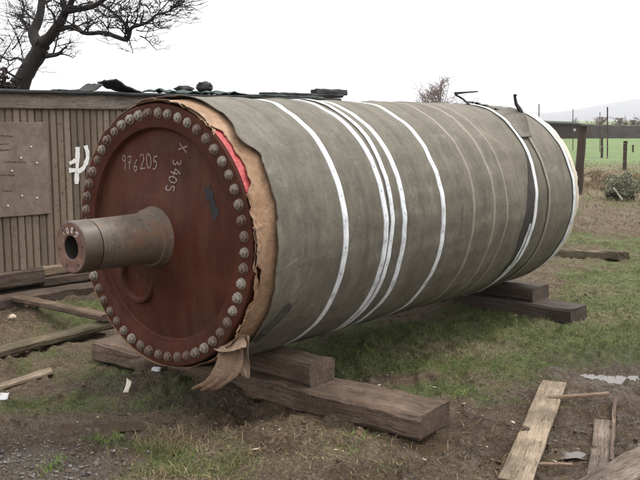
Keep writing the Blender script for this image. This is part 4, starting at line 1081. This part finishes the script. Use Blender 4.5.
def keep_off(x, y):
    """not through shed, planks, baulks"""
    ok = np.ones(len(x), bool)
    lx = (x-so.x)*snor.x+(y-so.y)*snor.y; ok &= (lx > .02) | (y > 16)
    for o in bpy.data.objects:
        if o.type == 'MESH' and o.parent is None and o.name.split('.')[0] in ('plank', 'board', 'timber_baulk', 'packing_block', 'batten', 'log'):
            ax = o.rotation_euler.to_matrix() @ Vector((1, 0, 0)); xs = [v.co.x for v in o.data.vertices]; ys = [abs(v.co.y) for v in o.data.vertices]
            u = (x-o.location.x)*ax.x+(y-o.location.y)*ax.y; v = -(x-o.location.x)*ax.y+(y-o.location.y)*ax.x
            ok &= ~((u > min(xs)-.01) & (u < max(xs)+.01) & (np.abs(v) < max(ys)*.93))
    return ok
def scatter(n, dmin, dmax, prob, seed, amax=25, pw=1.0):
    r = np.random.default_rng(seed); d = dmin*(dmax/dmin)**(r.uniform(0, 1, n)**pw); a = np.radians(r.uniform(-amax, amax, n))
    x, y = d*np.sin(a), d*np.cos(a)
    k = r.uniform(0, 1, n) < prob(x, y); x, y = x[k], y[k]; k = keep_off(x, y); x, y = x[k], y[k]
    return np.stack([x, y, height(x, y)], 1)
clump = lambda x, y, s: np.clip((fbm(x, y, 5.5, 3, s)-.42)*4.5, 0, 1)
pg = lambda x, y: np.clip((masks(x, y)[0]-.38)*1.9, 0, 1)*(.25+.75*clump(x, y, 61))
pss = lambda x, y: np.clip((masks(x, y)[2]-.18)*1.7, 0, 1)*(.12+.88*clump(x, y, 71))*(1-.7*masks(x, y)[3])
blades('grass', scatter(150000, 3.2, 13, pg, 1), .012, .042, .0040, M['blade_green'], .55, 1, 'short trodden green grass growing in patches through the mud')
blades('olive_grass', scatter(110000, 3.2, 14, pg, 2), .014, .045, .0040, M['blade_olive'], .8, 2, 'dull olive grass mixed with the green across the yard')
blades('dry_grass', scatter(120000, 3.2, 16, pss, 3), .02, .060, .0034, M['blade_straw'], 1.1, 3, 'dead straw coloured grass lying flattened over the mud', .5)
far_p = lambda x, y: np.clip((masks(x, y)[2]-.15)*1.5, 0, 1)*np.clip((y-12)/3, 0, 1)*(x > 2)
blades('rough_grass', scatter(110000, 12, 38, far_p, 4), .05, .14, .010, M['blade_straw'], .9, 4, 'rough dry grass along the wire fence')
far_p2 = lambda x, y: .5*np.clip((y-13)/3, 0, 1)*(x > 2)*clump(x, y, 5)
blades('fence_grass', scatter(90000, 12, 40, far_p2, 6), .04, .11, .011, M['blade_olive'], .9, 6, 'olive rough grass between the ruts and the pasture')
# tufts in the foreground
def tuft(px, py, n, r, h, mat, lean, seed, label, name='grass_tuft', w=.0045):
    rg = np.random.default_rng(seed); c = at(px, py); q = rg.normal(0, r, (n, 2)); x = c.x+q[:, 0]; y = c.y+q[:, 1]
    o = blades(name, np.stack([x, y, height(x, y)], 1), h*.5, h, w, mat, lean, seed, label); del o['kind']; rebase(o); tag(o, label, 'grass tuft'); return o
tuft(176, 436, 300, .095, .11, M['blade_straw'], 1.05, 21, 'large straw coloured tuft in the foreground left of the bare track')
tuft(160, 452, 240, .06, .10, M['blade_olive'], .7, 22, 'olive tuft just below the large straw tuft')
tuft(55, 466, 130, .05, .045, M['blade_green'], .7, 23, 'small bright green tuft among the grey stones')
tuft(106, 441, 130, .05, .06, M['blade_green'], .8, 24, 'short green tuft right of the brown puddle')
tuft(235, 462, 200, .09, .07, M['blade_olive'], .8, 25, 'low olive tuft at the bottom, right of the bare track')
tuft(160, 476, 110, .08, .08, M['blade_straw'], .8, 26, 'straw tuft at the bottom edge below the large straw tuft')
tuft(525, 245, 220, .12, .20, M['blade_straw'], .6, 27, 'pale dry tuft beyond the far packing block', w=.008)
tuft(345, 438, 120, .10, .05, M['blade_green'], .9, 28, 'thin green tuft on the bare mud before the long baulk')
tuft(385, 462, 140, .08, .05, M['blade_olive'], .9, 29, 'thin olive tuft at the bottom right of the long baulk')
# dead grass bristling on the mounds
for (c, rx, ry, hh, sd) in ((mc, .85, .7, .36, 1), (mc2, .6, .6, .26, 2)):
    rg = np.random.default_rng(90+sd); n = 2600; a = rg.uniform(0, 2*PI, n); r = np.sqrt(rg.uniform(0, 1, n))
    pts = np.stack([c.x+rx*r*np.cos(a), c.y+ry*r*np.sin(a), hh*(1-r*r)**1.2], 1)
    blades('mound_grass', pts, .06, .16, .014, M['blade_straw'], .9, 60+sd, 'dead grass bristling over the mound' if sd == 1 else 'dead grass bristling over the lower heap')

# stones, clods and chips as one stuff mesh each
def pebbles(name, n, prob, rmin, rmax, mat, seed, label, dmin=3.2, dmax=9, squash=.6, long=1.0):
    pts = scatter(n, dmin, dmax, prob, seed); r = np.random.default_rng(seed+5)
    bm = bmesh.new(); bmesh.ops.create_icosphere(bm, subdivisions=1, radius=1); bv = np.array([v.co[:] for v in bm.verts]); bf = np.array([[v.index for v in f.verts] for f in bm.faces]); bm.free()
    m = len(pts); s = rmin*(rmax/rmin)**(r.uniform(0, 1, m)**2)
    ang = r.uniform(0, 2*PI, m); V = bv[None]*(1+r.uniform(-.28, .28, (m, len(bv), 1)))
    V = V*np.stack([s*long, s*r.uniform(.6, 1, m), s*squash*r.uniform(.6, 1.2, m)], 1)[:, None, :]
    x = V[..., 0]*np.cos(ang)[:, None]-V[..., 1]*np.sin(ang)[:, None]; y = V[..., 0]*np.sin(ang)[:, None]+V[..., 1]*np.cos(ang)[:, None]
    V = np.stack([x, y, V[..., 2]], -1)+pts[:, None, :]; V[..., 2] += (s*.15)[:, None]
    Fm = bf[None]+(np.arange(m)*len(bv))[:, None, None]
    me = bpy.data.meshes.new(name); me.vertices.add(V.shape[0]*V.shape[1]); me.vertices.foreach_set('co', V.reshape(-1))
    lp = Fm.reshape(-1).astype(np.int32); me.loops.add(len(lp)); me.loops.foreach_set('vertex_index', lp); nf = len(lp)//3
    me.polygons.add(nf); me.polygons.foreach_set('loop_start', (np.arange(nf)*3).astype(np.int32)); me.update(); me.validate()
    o = link(name, me, mat); tag(o, label, name.replace('_', ' '), kind='stuff')
M['stone'] = m_simple('grey_stones', (0.0708, 0.0626, 0.0598), (0.1257, 0.1116, 0.1040), 14, .7, .4, .005, (0.2123, 0.1908, 0.1754))
M['clodm'] = m_simple('mud_clods', (0.0459, 0.0314, 0.0210), (0.0918, 0.0654, 0.0448), 12, .9, .6, .01, (0.1469, 0.1088, 0.0759))
M['chip'] = m_simple('pale_chips', (.30, .235, .175), (.42, .35, .275), 18, .8, .3, .004, (.54, .48, .41))
pebbles('stones', 22000, lambda x, y: masks(x, y)[3]*.75, .004, .017, M['stone'], 31, 'grey blue stones scattered in the bottom left corner', 3.2, 5.2)
pebbles('clods', 30000, lambda x, y: .35*(1-masks(x, y)[0])*clump(x, y, 81), .004, .020, M['clodm'], 32, 'crumbled mud clods strewn over the bare ground', 3.2, 16)
pebbles('chips', 6000, lambda x, y: .22*clump(x, y, 91), .003, .013, M['chip'], 33, 'pale wood chips and bits of litter trodden into the mud', 3.2, 11, .3, 2.2)

def scrap(px, py, pts, mat, label, cat, name, seed, th=.003):
    c = atg(px, py); V = []; n = len(pts)
    bm = bmesh.new(); vs = [bm.verts.new(Vector(p)+c) for p in pts]; bm.faces.new(vs)
    bmesh.ops.subdivide_edges(bm, edges=bm.edges[:], cuts=2, use_grid_fill=True)
    for v in bm.verts: v.co += Vector((nz(v.co.x*30, v.co.y*30, seed), nz(v.co.y*30, v.co.z*30, seed), nz(v.co.z*30, v.co.x*30, seed)))*.008
    o = from_bm(name, bm, mat, None, True); o.modifiers.new('thickness', 'SOLIDIFY').thickness = th; rebase(o); tag(o, label, cat)
scrap(126, 388, [(-.02, 0, 0), (.015, -.01, .0), (.035, .03, .07), (.0, .04, .085)], M['pale_paper'], 'pale scrap standing up in the mud left of the red disc', 'scrap', 'paper_scrap', 3)
scrap(156, 381, [(-.03, -.015, .02), (.03, -.02, .02), (.035, .02, .035), (-.02, .025, .035)], M['whitewash'], 'small white scrap on the dark mud under the red disc', 'scrap', 'paper_scrap', 5)
scrap(4, 392, [(-.03, -.03, .015), (.03, -.02, .02), (.02, .03, .045), (-.03, .03, .045)], M['whitewash'], 'white scrap at the left edge near the pale narrow board', 'scrap', 'paper_scrap', 7)
lump('clod', atg(152, 372)+Vector((0, 0, .05)), .095, M['clodm'], 'large earth clod under the bottom of the red disc', 'clod', 13, (1.5, 1, .75))
lump('stone', atg(12, 319)+Vector((0, 0, .02)), .035, M['chip'], 'pale stone below the shed sill at the left', 'stone', 15)
lump('clod', atg(298, 398)+Vector((0, 0, .02)), .05, M['sleeper_dark'], 'dark lump of wood in front of the long baulk', 'clod', 17, (1.6, 1, .7))

# ------------------------------------------------------------------ air
bm = bmesh.new(); bmesh.ops.create_cube(bm, size=1, matrix=Matrix.Translation((0, 2400, 210)) @ Matrix.Diagonal((9000, 5200, 430, 1)))
t = NT('haze_air'); t.t.nodes.remove(t.b); pv = t.n('ShaderNodeVolumePrincipled'); pv.inputs['Density'].default_value = .0003; pv.inputs['Color'].default_value = (.93, .92, .98, 1); pv.inputs['Anisotropy'].default_value = .2
t.l(pv.outputs[0], t.out.inputs['Volume'])
HAZE = True
if HAZE:
    hz = from_bm('haze', bm, t.m); tag(hz, 'thin pale mist in the air over the fields', 'haze', kind='stuff')

# ------------------------------------------------------------------ light
SUN_EL, SUN_AZ = R_(60), R_(62)        # azimuth clockwise from +Y (camera direction): from the right
w = bpy.data.worlds.new('World'); sc.world = w; w.use_nodes = True; nt = w.node_tree; bg = nt.nodes['Background']
sky = nt.nodes.new('ShaderNodeTexSky'); sky.sky_type = 'NISHITA'; sky.sun_disc = False; sky.sun_elevation = SUN_EL; sky.sun_rotation = SUN_AZ
sky.air_density = 1; sky.dust_density = 5
tc = nt.nodes.new('ShaderNodeTexCoord'); sp = nt.nodes.new('ShaderNodeSeparateXYZ'); nt.links.new(tc.outputs['Generated'], sp.inputs[0])
cr = nt.nodes.new('ShaderNodeValToRGB'); nt.links.new(sp.outputs['Z'], cr.inputs[0])
while len(cr.color_ramp.elements) < 4: cr.color_ramp.elements.new(.5)
for e, (p_, c_) in zip(cr.color_ramp.elements, ((0, (.405, .395, .485)), (.045, (.50, .49, .565)), (.12, (.93, .92, .94)), (1, (1.75, 1.75, 1.74)))): e.position = p_; e.color = (*c_, 1)
mx = nt.nodes.new('ShaderNodeMix'); mx.data_type = 'RGBA'; mx.inputs[0].default_value = .86
sc_ = nt.nodes.new('ShaderNodeMix'); sc_.data_type = 'RGBA'; sc_.blend_type = 'MULTIPLY'; sc_.inputs[0].default_value = 1; sc_.inputs[7].default_value = (9, 9, 9, 1)
nt.links.new(cr.outputs[0], sc_.inputs[6]); nt.links.new(sky.outputs[0], mx.inputs[6]); nt.links.new(sc_.outputs[2], mx.inputs[7]); nt.links.new(mx.outputs[2], bg.inputs[0])
bg.inputs[1].default_value = .115
sd = bpy.data.lights.new('sun', 'SUN'); so_ = bpy.data.objects.new('sun', sd); col.objects.link(so_)
sd.energy = 1.5; sd.angle = R_(12); sd.color = (1, .95, .88)
dirv = Vector((math.sin(SUN_AZ)*math.cos(SUN_EL), math.cos(SUN_AZ)*math.cos(SUN_EL), math.sin(SUN_EL)))
so_.rotation_euler = (-dirv).to_track_quat('-Z', 'Y').to_euler(); so_.location = (6, 4, 12)
sc.view_settings.view_transform = 'Standard'; sc.view_settings.look = 'None'; sc.view_settings.gamma = 1; sc.view_settings.use_curve_mapping = False
sc.view_settings.exposure = 0.85
sc.render.engine = 'CYCLES'
sc.cycles.volume_bounces = 1; sc.cycles.max_bounces = 6

GROUPS = {'fence_post': 'posts of the wire fence', 'slim_pole': 'thin poles in the far pasture', 'fence_wire': 'wires of the fence', 'timber_baulk': 'baulks bearing the roll', 'packing_block': 'packing blocks under the roll',
          'board': 'loose boards on the ground', 'stick': 'sticks on the ground', 'paper_scrap': 'scraps on the mud', 'clod': 'clods on the ground', 'roofing_felt': 'felt sheets on the shed roof', 'tarpaulin': 'green sheets on the shed roof',
          'sack': 'bundles on the shed roof', 'grass_tuft': 'grass tufts in the yard', 'grass_mound': 'dead grass heaps by the fence'}
for o in list(bpy.data.objects):
    if o.parent is None and 'label' in o and 'group' not in o and o.get('kind') is None:
        g_ = GROUPS.get(o.name.split('.')[0])
        if g_: o['group'] = g_
        elif o.name.startswith('bare_tree') and o.location.y > 40: o['group'] = 'far bare trees'
